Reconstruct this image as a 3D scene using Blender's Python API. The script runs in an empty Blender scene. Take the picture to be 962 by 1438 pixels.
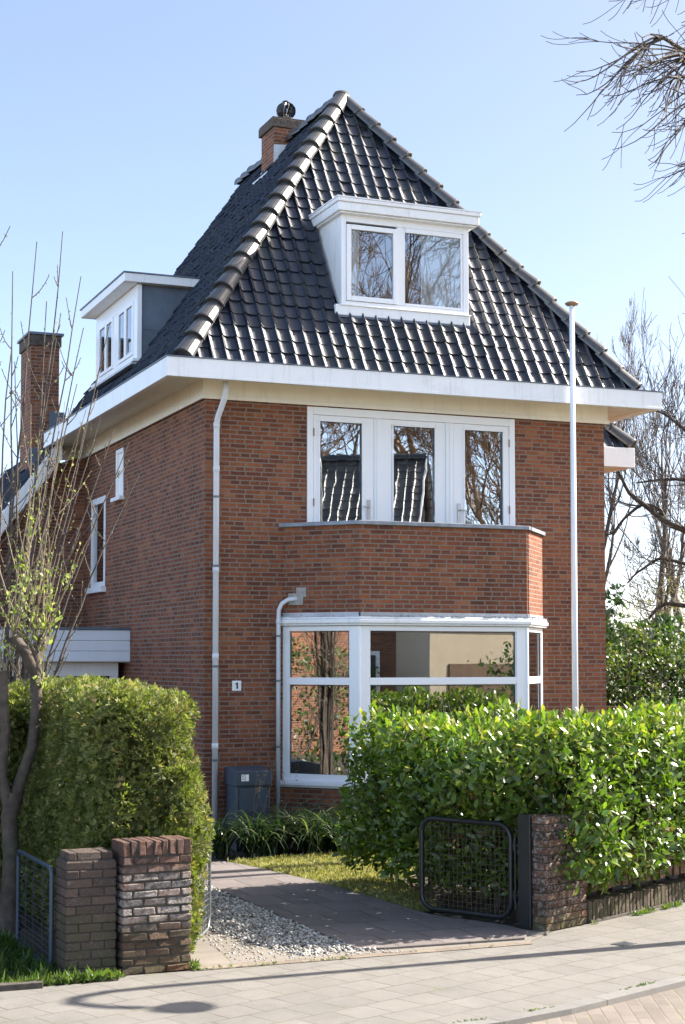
import bpy, bmesh, math, random
import numpy as np
from mathutils import Vector, Matrix, noise

R = math.radians
random.seed(7)
rng = np.random.default_rng(11)
SC = bpy.context.scene
COL = SC.collection

# ------------------------------------------------------------------ materials
def new_mat(name):
    m = bpy.data.materials.new(name); m.use_nodes = True
    nt = m.node_tree
    b = nt.nodes['Principled BSDF']
    return m, nt, b

def N(nt, typ, **kw):
    n = nt.nodes.new(typ)
    for k, v in kw.items():
        if k.startswith('i_'): n.inputs[k[2:].replace('_', ' ')].default_value = v
        else: setattr(n, k, v)
    return n

def L(nt, a, b): nt.links.new(a, b)

def ramp(nt, fac, stops):
    r = N(nt, 'ShaderNodeValToRGB')
    els = r.color_ramp.elements
    while len(els) < len(stops): els.new(0.5)
    for e, (p, c) in zip(els, stops):
        e.position = p
        e.color = (c, c, c, 1) if isinstance(c, (int, float)) else (*c, 1)
    L(nt, fac, r.inputs['Fac'])
    return r.outputs['Color']

def mixc(nt, fac, a, b, blend='MIX'):
    m = N(nt, 'ShaderNodeMix', data_type='RGBA', blend_type=blend)
    for sock, v in ((m.inputs[0], fac), (m.inputs[6], a), (m.inputs[7], b)):
        if isinstance(v, (int, float)): sock.default_value = v
        elif isinstance(v, tuple): sock.default_value = (*v, 1)
        else: L(nt, v, sock)
    return m.outputs[2]

def noise_tex(nt, scale, detail=4, rough=0.6, vec=None):
    n = N(nt, 'ShaderNodeTexNoise'); n.inputs['Scale'].default_value = scale
    n.inputs['Detail'].default_value = detail; n.inputs['Roughness'].default_value = rough
    if vec is None:
        tc = N(nt, 'ShaderNodeTexCoord'); vec = tc.outputs['Object']
    L(nt, vec, n.inputs['Vector'])
    return n.outputs['Fac']

def bump(nt, b, h, strength=0.5, dist=0.01):
    n = N(nt, 'ShaderNodeBump'); n.inputs['Strength'].default_value = strength
    n.inputs['Distance'].default_value = dist
    L(nt, h, n.inputs['Height']); L(nt, n.outputs['Normal'], b.inputs['Normal'])

def plain(name, c, rough=0.5, var=0.12, scale=6, metal=0.0, bmp=0.0, bscale=40, dirt=None, streak=0):
    m, nt, b = new_mat(name)
    f = noise_tex(nt, scale)
    lo = tuple(x * (1 - var) for x in c); hi = tuple(min(1, x * (1 + var)) for x in c)
    col = ramp(nt, f, [(0.3, lo), (0.7, hi)])
    if dirt:
        d = ramp(nt, noise_tex(nt, 2.3, 8, 0.75), [(0.56, 0.0), (0.75, 1.0)])
        dm = N(nt, 'ShaderNodeMath', operation='MULTIPLY'); L(nt, d, dm.inputs[0]); dm.inputs[1].default_value = dirt[1]
        col = mixc(nt, dm.outputs[0], col, dirt[0])
    if streak:
        tc = N(nt, 'ShaderNodeTexCoord'); mp = N(nt, 'ShaderNodeMapping'); mp.inputs['Scale'].default_value = (9, 9, .8); L(nt, tc.outputs['Object'], mp.inputs['Vector'])
        sm = N(nt, 'ShaderNodeMath', operation='MULTIPLY'); L(nt, ramp(nt, noise_tex(nt, 1.6, 6, 0.7, mp.outputs[0]), [(0.54, 0.0), (0.72, 1.0)]), sm.inputs[0]); sm.inputs[1].default_value = streak
        col = mixc(nt, sm.outputs[0], col, (0.34, 0.31, 0.26))
    L(nt, col, b.inputs['Base Color'])
    b.inputs['Roughness'].default_value = rough; b.inputs['Metallic'].default_value = metal
    if bmp: bump(nt, b, noise_tex(nt, bscale), bmp, 0.01)
    return m

def brick_mat(name, tones, mortar=(0.19, 0.165, 0.14), bw=0.21, rh=0.0575, ms=0.0085, strength=0.9, weather=0.35, rot=0):
    m, nt, b = new_mat(name)
    uv = N(nt, 'ShaderNodeUVMap'); uv.uv_map = 'UVMap'
    vec = uv.outputs['UV']
    # a little waviness so that joints are not ruler straight
    nz = N(nt, 'ShaderNodeTexNoise'); nz.inputs['Scale'].default_value = 14.0; nz.inputs['Detail'].default_value = 5
    L(nt, vec, nz.inputs['Vector'])
    va = N(nt, 'ShaderNodeVectorMath', operation='SUBTRACT'); L(nt, nz.outputs['Color'], va.inputs[0]); va.inputs[1].default_value = (.5, .5, .5)
    vs = N(nt, 'ShaderNodeVectorMath', operation='SCALE'); L(nt, va.outputs[0], vs.inputs[0]); vs.inputs['Scale'].default_value = 0.012
    vb = N(nt, 'ShaderNodeVectorMath', operation='ADD'); L(nt, vec, vb.inputs[0]); L(nt, vs.outputs[0], vb.inputs[1])
    def brick(w, sq, sf, of):
        t = N(nt, 'ShaderNodeTexBrick', offset=of, offset_frequency=2, squash=sq, squash_frequency=sf)
        t.inputs['Color1'].default_value = (0, 0, 0, 1); t.inputs['Color2'].default_value = (1, 1, 1, 1)
        t.inputs['Mortar'].default_value = (.5, .5, .5, 1)
        t.inputs['Scale'].default_value = 1; t.inputs['Mortar Size'].default_value = ms
        t.inputs['Mortar Smooth'].default_value = 0.25; t.inputs['Bias'].default_value = 0
        t.inputs['Brick Width'].default_value = w; t.inputs['Row Height'].default_value = rh
        L(nt, vb.outputs[0], t.inputs['Vector'])
        return t
    t = brick(bw, 0.62, 3, 0.45)
    col = ramp(nt, t.outputs['Color'], tones)
    fine = noise_tex(nt, 70, 6, 0.7)
    col = mixc(nt, 0.45, col, ramp(nt, fine, [(0.25, 0.35), (0.75, 0.8)]), 'OVERLAY')
    big = ramp(nt, noise_tex(nt, 0.7, 6, 0.65), [(0.3, 0.6), (0.7, 1.2)])
    col = mixc(nt, weather, col, big, 'MULTIPLY')
    mps = N(nt, 'ShaderNodeMapping'); mps.inputs['Scale'].default_value = (3.2, 17, 1); L(nt, vec, mps.inputs['Vector'])
    col = mixc(nt, .75, col, ramp(nt, noise_tex(nt, 1.0, 5, 0.7, mps.outputs[0]), [(0.3, 0.68), (0.7, 1.2)]), 'MULTIPLY')
    med = ramp(nt, noise_tex(nt, 4.5, 7, 0.7), [(0.32, 0.66), (0.68, 1.15)])
    col = mixc(nt, 0.55, col, med, 'MULTIPLY')
    # rain streaks and soot with a shape of their own
    mpv = N(nt, 'ShaderNodeMapping'); mpv.inputs['Scale'].default_value = (2.2, .28, 1); L(nt, vec, mpv.inputs['Vector'])
    col = mixc(nt, .8, col, ramp(nt, noise_tex(nt, 1.0, 7, 0.72, mpv.outputs[0]), [(0.36, 0.6), (0.56, 1.05)]), 'MULTIPLY')
    mort = mixc(nt, 0.5, mortar, ramp(nt, fine, [(0.2, 0.25), (0.8, 0.75)]), 'OVERLAY')
    mfac = N(nt, 'ShaderNodeMath', operation='MULTIPLY'); L(nt, t.outputs['Fac'], mfac.inputs[0])
    L(nt, ramp(nt, noise_tex(nt, 3.0, 5, 0.7), [(0.3, 0.72), (0.65, 1.0)]), mfac.inputs[1])
    col = mixc(nt, mfac.outputs[0], col, mort)
    L(nt, col, b.inputs['Base Color'])
    b.inputs['Roughness'].default_value = 0.85
    b.inputs['Specular IOR Level'].default_value = 0.25
    h1 = N(nt, 'ShaderNodeMath', operation='MULTIPLY_ADD'); L(nt, t.outputs['Fac'], h1.inputs[0]); h1.inputs[1].default_value = -1.0; L(nt, fine, h1.inputs[2])
    bump(nt, b, h1.outputs[0], strength, 0.008)
    return m

def attr_rnd(nt):
    a = N(nt, 'ShaderNodeAttribute'); a.attribute_name = 'rnd'
    return a.outputs['Fac']

def leaf_mat(name, stops, rough=0.38, trans=0.3, spec=0.5, tint=(1.5, 1.9, 0.6)):
    m, nt, b = new_mat(name)
    col = ramp(nt, attr_rnd(nt), stops)
    col = mixc(nt, 0.35, col, ramp(nt, noise_tex(nt, 25, 3), [(0.3, 0.3), (0.7, 0.75)]), 'OVERLAY')
    L(nt, col, b.inputs['Base Color']); b.inputs['Roughness'].default_value = rough
    b.inputs['Specular IOR Level'].default_value = spec
    tr = N(nt, 'ShaderNodeBsdfTranslucent')
    tc = mixc(nt, 1.0, col, tint, 'MULTIPLY'); L(nt, tc, tr.inputs['Color'])
    mx = N(nt, 'ShaderNodeMixShader'); mx.inputs[0].default_value = trans
    out = nt.nodes['Material Output']
    L(nt, b.outputs[0], mx.inputs[1]); L(nt, tr.outputs[0], mx.inputs[2]); L(nt, mx.outputs[0], out.inputs['Surface'])
    return m

def rnd_mat(name, stops, rough=0.7, bmp=0.0, bscale=60, spec=0.3):
    m, nt, b = new_mat(name)
    col = ramp(nt, attr_rnd(nt), stops)
    col = mixc(nt, 0.5, col, ramp(nt, noise_tex(nt, bscale, 5), [(0.25, 0.3), (0.75, 0.75)]), 'OVERLAY')
    L(nt, col, b.inputs['Base Color']); b.inputs['Roughness'].default_value = rough
    b.inputs['Specular IOR Level'].default_value = spec
    if bmp: bump(nt, b, noise_tex(nt, bscale, 6, 0.7), bmp, 0.01)
    return m

def glass_mat(name, base=0.22, tint=(0.86, 0.9, 0.88), wave=0.03, wscale=1.7):
    m, nt, b = new_mat(name)
    nt.nodes.remove(b)
    g = N(nt, 'ShaderNodeBsdfGlossy'); g.inputs['Roughness'].default_value = 0.0; g.inputs['Color'].default_value = (.95, .97, 1, 1)
    t = N(nt, 'ShaderNodeBsdfTransparent'); t.inputs['Color'].default_value = (*tint, 1)
    fr = N(nt, 'ShaderNodeFresnel'); fr.inputs['IOR'].default_value = 1.5
    ad = N(nt, 'ShaderNodeMath', operation='ADD', use_clamp=True); L(nt, fr.outputs[0], ad.inputs[0]); ad.inputs[1].default_value = base
    mx = N(nt, 'ShaderNodeMixShader'); L(nt, ad.outputs[0], mx.inputs[0]); L(nt, t.outputs[0], mx.inputs[1]); L(nt, g.outputs[0], mx.inputs[2])
    L(nt, mx.outputs[0], nt.nodes['Material Output'].inputs['Surface'])
    if wave:
        n = N(nt, 'ShaderNodeBump'); n.inputs['Strength'].default_value = wave; n.inputs['Distance'].default_value = 0.05
        L(nt, noise_tex(nt, wscale, 2, 0.4), n.inputs['Height']); L(nt, n.outputs[0], g.inputs['Normal'])
    return m

M = {}
M['brick'] = brick_mat('facade_brick', [(0.0, (0.15, 0.055, 0.034)), (0.25, (0.205, 0.069, 0.037)), (0.55, (0.25, 0.082, 0.039)), (0.85, (0.3, 0.1, 0.043)), (1.0, (0.335, 0.132, 0.06))], mortar=(0.23, 0.185, 0.145), ms=0.0095, weather=.6)
M['brick_dark'] = brick_mat('weathered_chimney_brick', [(0.0, (0.04, 0.026, 0.02)), (0.4, (0.09, 0.045, 0.03)), (0.8, (0.14, 0.062, 0.036)), (1.0, (0.2, 0.12, 0.075))], mortar=(0.15, 0.13, 0.1), weather=0.8)
M['white'] = plain('white_paint', (0.83, 0.83, 0.82), 0.4, 0.03, 3, dirt=((0.5, 0.47, 0.41), 0.4), streak=.3, bmp=.15, bscale=6)
M['white_clean'] = plain('white_window_paint', (0.86, 0.86, 0.86), 0.28, 0.015, 3)
M['cream'] = plain('cream_paint', (0.8, 0.745, 0.625), 0.5, 0.04, 3, dirt=((0.55, 0.46, 0.33), 0.35), streak=.22)
M['lead_coping'] = plain('dull_lead_coping', (0.24, 0.26, 0.29), 0.5, 0.25, 7, metal=0.2, dirt=((0.4, 0.41, 0.42), 0.5))
M['bright_zinc'] = plain('bright_zinc_flashing', (0.7, 0.72, 0.75), 0.4, 0.12, 6)
M['zinc'] = plain('weathered_zinc', (0.42, 0.44, 0.47), 0.42, 0.18, 5, metal=0.6)
M['lead'] = plain('lead_sheet', (0.11, 0.135, 0.17), 0.5, 0.25, 3, metal=0.2, dirt=((0.25, 0.28, 0.31), 0.5))
M['pipe'] = plain('grey_white_pipe', (0.66, 0.69, 0.72), 0.35, 0.06, 4, dirt=((0.4, 0.39, 0.35), 0.5), streak=.2)
M['black_paint'] = plain('black_gate_paint', (0.018, 0.019, 0.022), 0.32, 0.3, 14, dirt=((0.09, 0.05, 0.03), 0.6))
M['grey_wire'] = plain('galvanised_wire', (0.16, 0.17, 0.17), 0.45, 0.2, 14, metal=0.5)
M['rusty_wire'] = plain('rusty_wire', (0.07, 0.05, 0.035), 0.6, 0.4, 20)
M['cabinet'] = plain('blue_grey_cabinet_plastic', (0.038, 0.056, 0.078), 0.42, 0.12, 4, dirt=((0.1, 0.11, 0.11), 0.4))
M['brass'] = plain('bronze_cap', (0.3, 0.17, 0.09), 0.5, 0.2, 8)
M['black_text'] = plain('black_enamel', (0.012, 0.012, 0.014), 0.4, 0.1)
M['enamel'] = plain('white_enamel', (0.82, 0.82, 0.82), 0.2, 0.01)
M['curtain'] = plain('white_curtain_cloth', (0.9, 0.9, 0.92), 0.9, 0.05, 5)
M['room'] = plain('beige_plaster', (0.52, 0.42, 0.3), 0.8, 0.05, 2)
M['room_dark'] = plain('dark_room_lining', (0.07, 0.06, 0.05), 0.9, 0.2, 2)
M['cupboard'] = plain('dark_wood_cupboard', (0.1, 0.06, 0.035), 0.4, 0.3, 5)
M['handle'] = plain('brushed_steel', (0.5, 0.5, 0.5), 0.3, 0.1, 5, metal=0.8)
M['concrete'] = plain('grey_concrete', (0.36, 0.34, 0.31), 0.85, 0.2, 12, bmp=0.5, bscale=90)
M['wood_fence'] = plain('brown_fence_wood', (0.13, 0.07, 0.035), 0.7, 0.4, 9, bmp=0.4, bscale=30)
M['planks'] = plain('white_boarding', (0.72, 0.75, 0.79), 0.45, 0.04, 2, dirt=((0.6, 0.6, 0.58), 0.25))
M['glass'] = glass_mat('window_glass', 0.13, tint=(.93, .95, .94), wave=0.01, wscale=1.3)
M['glass_bay'] = glass_mat('bay_window_glass', 0.27, wave=0.012, wscale=0.9)
M['glass_old'] = glass_mat('old_wavy_glass', 0.25, tint=(0.8, 0.85, 0.85), wave=0.006, wscale=3.0)
M['bark'] = plain('grey_brown_bark', (0.085, 0.064, 0.047), 0.9, 0.45, 9, bmp=0.9, bscale=30, dirt=((0.11, 0.13, 0.06), 0.5))
M['bark_dark'] = plain('dark_twig_bark', (0.09, 0.07, 0.055), 0.85, 0.35, 9, bmp=0.3)
M['twig'] = plain('pale_twig_bark', (0.22, 0.165, 0.11), 0.8, 0.35, 14)
M['twig_far'] = plain('brown_twig_bark', (0.26, 0.17, 0.1), 0.85, 0.35, 5)
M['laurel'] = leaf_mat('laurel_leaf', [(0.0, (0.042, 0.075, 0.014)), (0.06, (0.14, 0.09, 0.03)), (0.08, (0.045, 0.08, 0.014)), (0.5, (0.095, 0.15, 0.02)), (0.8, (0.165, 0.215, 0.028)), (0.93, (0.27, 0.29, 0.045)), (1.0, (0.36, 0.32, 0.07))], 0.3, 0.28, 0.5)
M['thuja'] = leaf_mat('thuja_spray', [(0.0, (0.065, 0.08, 0.024)), (0.45, (0.15, 0.165, 0.048)), (0.85, (0.26, 0.25, 0.085)), (1.0, (0.32, 0.23, 0.11))], 0.6, 0.25, 0.25)
M['ivy'] = leaf_mat('ivy_leaf', [(0.0, (0.025, 0.05, 0.014)), (0.6, (0.06, 0.1, 0.024)), (1.0, (0.19, 0.19, 0.06))], 0.4, 0.25)
M['evergreen'] = leaf_mat('evergreen_leaf', [(0.0, (0.02, 0.045, 0.016)), (0.7, (0.045, 0.09, 0.03)), (1.0, (0.1, 0.15, 0.06))], 0.5, 0.2)
M['dry_leaf'] = leaf_mat('dry_shrub_leaf', [(0.0, (0.12, 0.09, 0.05)), (0.6, (0.24, 0.19, 0.12)), (1.0, (0.36, 0.3, 0.2))], 0.7, 0.2)
M['bud'] = leaf_mat('fresh_bud_leaf', [(0.0, (0.16, 0.22, 0.05)), (0.6, (0.27, 0.33, 0.08)), (1.0, (0.42, 0.4, 0.22))], 0.5, 0.4, 0.3, tint=(1.2, 1.3, 0.7))
M['strap'] = leaf_mat('strap_leaf', [(0.0, (0.014, 0.032, 0.012)), (0.65, (0.03, 0.055, 0.02)), (0.88, (0.07, 0.095, 0.04)), (1.0, (0.3, 0.31, 0.17))], 0.4, 0.2)
M['grass'] = leaf_mat('grass_blade', [(0.0, (0.11, 0.13, 0.03)), (0.4, (0.24, 0.23, 0.07)), (0.75, (0.38, 0.34, 0.14)), (1.0, (0.48, 0.41, 0.22))], 0.6, 0.3, 0.2, tint=(1.2, 1.3, 0.6))
M['weed'] = leaf_mat('verge_weed', [(0.0, (0.03, 0.06, 0.012)), (0.5, (0.06, 0.105, 0.02)), (1.0, (0.2, 0.24, 0.06))], 0.5, 0.35, 0.3, tint=(1.2, 1.4, 0.6))
M['pebble'] = rnd_mat('white_pebble', [(0.0, (0.1, 0.09, 0.075)), (0.35, (0.24, 0.225, 0.195)), (0.75, (0.46, 0.44, 0.4)), (0.9, (0.58, 0.56, 0.52)), (1.0, (0.32, 0.23, 0.15))], 0.7)
M['soil'] = plain('garden_soil', (0.06, 0.045, 0.03), 0.95, 0.4, 14, bmp=0.9, bscale=45)
M['earth'] = plain('far_ground', (0.3, 0.28, 0.22), 0.95, 0.3, 2)
M['lawn'] = plain('lawn_turf', (0.13, 0.13, 0.045), 0.95, 0.35, 9, bmp=0.6, bscale=60)

def slab_mat(name, c, w, h, ms, var, rot=0, mort=(0.1, 0.09, 0.075), off=0.5, moss=0.25, contrast=0.5, bstr=0.5):
    m, nt, b = new_mat(name)
    tc = N(nt, 'ShaderNodeTexCoord')
    mp = N(nt, 'ShaderNodeMapping'); mp.inputs['Rotation'].default_value = (0, 0, rot); L(nt, tc.outputs['Object'], mp.inputs['Vector'])
    nz = N(nt, 'ShaderNodeTexNoise'); nz.inputs['Scale'].default_value = 5; L(nt, mp.outputs[0], nz.inputs['Vector'])
    vs = N(nt, 'ShaderNodeVectorMath', operation='MULTIPLY_ADD'); L(nt, nz.outputs['Color'], vs.inputs[0]); vs.inputs[1].default_value = (.012, .012, 0); L(nt, mp.outputs[0], vs.inputs[2])
    t = N(nt, 'ShaderNodeTexBrick', offset=off, offset_frequency=2, squash=1, squash_frequency=2)
    t.inputs['Color1'].default_value = (0, 0, 0, 1); t.inputs['Color2'].default_value = (1, 1, 1, 1)
    t.inputs['Scale'].default_value = 1; t.inputs['Mortar Size'].default_value = ms; t.inputs['Mortar Smooth'].default_value = 0.3
    t.inputs['Bias'].default_value = 0; t.inputs['Brick Width'].default_value = w; t.inputs['Row Height'].default_value = h
    L(nt, vs.outputs[0], t.inputs['Vector'])
    lo = tuple(x * (1 - var) for x in c); hi = tuple(x * (1 + var) for x in c)
    col = ramp(nt, t.outputs['Color'], [(0, lo), (1, hi)])
    fine = noise_tex(nt, 110, 6, 0.75)
    col = mixc(nt, contrast, col, ramp(nt, fine, [(0.25, 0.3), (0.75, 0.75)]), 'OVERLAY')
    big = ramp(nt, noise_tex(nt, 1.3, 8, 0.75), [(0.3, 0.66), (0.65, 1.08)])
    col = mixc(nt, 0.7, col, big, 'MULTIPLY')
    spot = ramp(nt, noise_tex(nt, 9, 8, 0.8), [(0.3, 0.6), (0.42, 1.0)])
    col = mixc(nt, 0.6, col, spot, 'MULTIPLY')
    jn = N(nt, 'ShaderNodeMath', operation='MULTIPLY'); L(nt, t.outputs['Fac'], jn.inputs[0])
    L(nt, ramp(nt, noise_tex(nt, 2.1, 5, 0.7), [(0.43, 0.12), (0.62, 1.0)]), jn.inputs[1])
    mcol = mixc(nt, ramp(nt, noise_tex(nt, 2.7, 5), [(0.5, 0.0), (0.62, moss)]), mort, (0.13, 0.14, 0.04))
    col = mixc(nt, jn.outputs[0], col, mcol)
    L(nt, col, b.inputs['Base Color']); b.inputs['Roughness'].default_value = 0.88; b.inputs['Specular IOR Level'].default_value = 0.25
    h1 = N(nt, 'ShaderNodeMath', operation='MULTIPLY_ADD'); L(nt, t.outputs['Fac'], h1.inputs[0]); h1.inputs[1].default_value = -1.2; L(nt, fine, h1.inputs[2])
    bump(nt, b, h1.outputs[0], bstr, 0.006)
    return m
M['pavement'] = slab_mat('pavement_slabs', (0.188, 0.174, 0.154), 0.3, 0.3, 0.007, 0.05, rot=R(-21), moss=0.9, contrast=.75, bstr=.8)
M['road'] = slab_mat('road_clinkers', (0.195, 0.166, 0.14), 0.2, 0.1, 0.008, 0.16, rot=R(-66), mort=(0.22, 0.19, 0.15), moss=0.6)
M['kerb'] = slab_mat('kerb_concrete', (0.2, 0.19, 0.175), 1.0, 5.0, 0.008, 0.06, rot=R(-21))
M['drive'] = slab_mat('drive_slabs', (0.21, 0.185, 0.155), 0.5, 0.5, 0.008, 0.06, rot=R(8), moss=0.7)
M['path'] = slab_mat('path_slabs', (0.172, 0.147, 0.136), 0.4, 0.6, 0.011, 0.14, moss=0.5, contrast=0.7, bstr=.9)
M['edging'] = slab_mat('brick_edging', (0.21, 0.17, 0.13), 0.21, 0.07, 0.006, 0.2, rot=R(2), moss=0.6)

def tile_material():
    m, nt, b = new_mat('glazed_black_tile')
    f = noise_tex(nt, 3.0, 5, 0.7)
    base = ramp(nt, attr_rnd(nt), [(0.0, (0.006, 0.009, 0.016)), (0.6, (0.010, 0.014, 0.025)), (1.0, (0.017, 0.021, 0.031))])
    moss = ramp(nt, noise_tex(nt, 1.1, 8, 0.72), [(0.5, 0.0), (0.68, 0.85)])
    mo2 = N(nt, 'ShaderNodeMath', operation='MULTIPLY'); L(nt, moss, mo2.inputs[0]); L(nt, ramp(nt, noise_tex(nt, 14, 5, 0.7), [(0.4, 0.1), (0.6, 1.0)]), mo2.inputs[1])
    col = mixc(nt, mo2.outputs[0], base, (0.06, 0.062, 0.028))
    L(nt, col, b.inputs['Base Color'])
    rg = N(nt, 'ShaderNodeMath', operation='MULTIPLY_ADD'); L(nt, attr_rnd(nt), rg.inputs[0]); rg.inputs[1].default_value = .2; L(nt, ramp(nt, f, [(0.3, 0.22), (0.75, 0.36)]), rg.inputs[2])
    L(nt, rg.outputs[0], b.inputs['Roughness'])
    b.inputs['Specular IOR Level'].default_value = 0.62
    bump(nt, b, noise_tex(nt, 45, 5, 0.7), 0.25, 0.004)
    return m
M['tile'] = tile_material()
def hip_material():
    m, nt, b = new_mat('hip_tile')
    col = ramp(nt, noise_tex(nt, 6, 6, 0.7), [(0.3, (0.03, 0.03, 0.032)), (0.7, (0.075, 0.07, 0.062))])
    col = mixc(nt, ramp(nt, noise_tex(nt, 2.2, 7, 0.75), [(0.6, 0.0), (0.75, 0.8)]), col, (0.12, 0.11, 0.05))
    L(nt, col, b.inputs['Base Color']); b.inputs['Roughness'].default_value = 0.34; b.inputs['Specular IOR Level'].default_value = 0.7
    bump(nt, b, noise_tex(nt, 35, 5, 0.7), 0.25, 0.004)
    return m
M['hip'] = hip_material()

def pillar_mat(name, tones, white=(0.42, 0.62), moss_top=0.4, mossc=(0.13, 0.12, 0.045), wamt=0.8, wband=None):
    """old garden pillar brick: its own tone per brick, lime bloom and algae stains"""
    m, nt, b = new_mat(name)
    col = ramp(nt, attr_rnd(nt), tones)
    fine = noise_tex(nt, 60, 6, 0.75)
    col = mixc(nt, 0.6, col, ramp(nt, fine, [(0.25, 0.25), (0.75, 0.8)]), 'OVERLAY')
    tc = N(nt, 'ShaderNodeTexCoord'); sp = N(nt, 'ShaderNodeSeparateXYZ'); L(nt, tc.outputs['Object'], sp.inputs[0])
    # lime bloom in a band of the pillar
    wn = ramp(nt, noise_tex(nt, 22, 8, 0.8), [(white[0], 0.0), (white[1], wamt)])
    if wband:
        band = ramp(nt, sp.outputs['Z'], [(max(0, wband[0] - .15), 0.05), (wband[0], 1.0), (wband[1], 1.0), (min(1, wband[1] + .15), 0.1)])
        mm = N(nt, 'ShaderNodeMath', operation='MULTIPLY'); L(nt, wn, mm.inputs[0]); L(nt, band, mm.inputs[1]); wn = mm.outputs[0]
    col = mixc(nt, wn, col, (0.5, 0.47, 0.42))
    alg = ramp(nt, noise_tex(nt, 7, 6, 0.7), [(0.35, 0.0), (0.6, 1.0)])
    zb = ramp(nt, sp.outputs['Z'], [(0.0, 0.85), (moss_top, 0.6), (min(.98, moss_top + 0.12), 0.0)])
    mm = N(nt, 'ShaderNodeMath', operation='MULTIPLY'); L(nt, alg, mm.inputs[0]); L(nt, zb, mm.inputs[1])
    col = mixc(nt, mm.outputs[0], col, mossc)
    L(nt, col, b.inputs['Base Color']); b.inputs['Roughness'].default_value = 0.9; b.inputs['Specular IOR Level'].default_value = 0.2
    bump(nt, b, noise_tex(nt, 38, 8, 0.75), 1.0, 0.03)
    return m
M['pillar_rough'] = pillar_mat('rough_pillar_brick', [(0.0, (0.05, 0.03, 0.026)), (0.5, (0.1, 0.055, 0.043)), (0.85, (0.15, 0.078, 0.052)), (1.0, (0.25, 0.095, 0.05))], white=(0.38, 0.56), moss_top=0.3, wband=(0.42, 0.64), mossc=(0.12, 0.1, 0.05), wamt=.7)
M['pillar_smooth'] = pillar_mat('sooty_pillar_brick', [(0.0, (0.095, 0.072, 0.06)), (0.7, (0.12, 0.09, 0.073)), (1.0, (0.15, 0.105, 0.082))], white=(0.6, 0.67), moss_top=0.42, wamt=0.75, mossc=(0.1, 0.095, 0.05))
M['pillar_red'] = pillar_mat('red_pillar_brick', [(0.0, (0.06, 0.032, 0.024)), (0.5, (0.11, 0.052, 0.033)), (0.85, (0.17, 0.085, 0.045)), (1.0, (0.25, 0.09, 0.045))], white=(0.46, 0.62), moss_top=0.08, wamt=0.6)
M['opposite_tile'] = rnd_mat('opposite_roof_tile', [(0, (.07, .06, .055)), (1, (.16, .14, .12))], .4, spec=.6)
M['chimney_cap'] = plain('sooty_cap_brick', (.085, .066, .052), .9, .5, 18, bmp=1, bscale=30, dirt=((.2, .17, .1), .6))
M['mortar'] = plain('old_mortar', (0.075, 0.063, 0.05), 0.95, 0.3, 20, bmp=0.6, bscale=60)

# ------------------------------------------------------------------ mesh helpers
def set_uv(me):
    uvl = me.uv_layers.new(name='UVMap')
    nl = len(me.loops)
    vi = np.empty(nl, np.int32); me.loops.foreach_get('vertex_index', vi)
    co = np.empty(len(me.vertices) * 3); me.vertices.foreach_get('co', co); co = co.reshape(-1, 3)
    npoly = len(me.polygons)
    nr = np.empty(npoly * 3); me.polygons.foreach_get('normal', nr); nr = nr.reshape(-1, 3)
    tot = np.empty(npoly, np.int32); me.polygons.foreach_get('loop_total', tot)
    nl_ = np.repeat(nr, tot, axis=0)
    p = co[vi]
    hor = np.abs(nl_[:, 2]) > 0.8
    tx = -nl_[:, 1]; ty = nl_[:, 0]; ln = np.sqrt(tx * tx + ty * ty) + 1e-9
    # order of the corners along the loop must match polygons' order
    u = np.where(hor, p[:, 0], (p[:, 0] * tx + p[:, 1] * ty) / ln)
    v = np.where(hor, p[:, 1], p[:, 2])
    uvl.data.foreach_set('uv', np.stack([u, v], 1).ravel())

def link(o, parent=None):
    COL.objects.link(o)
    if parent is not None: o.parent = parent
    return o

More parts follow.
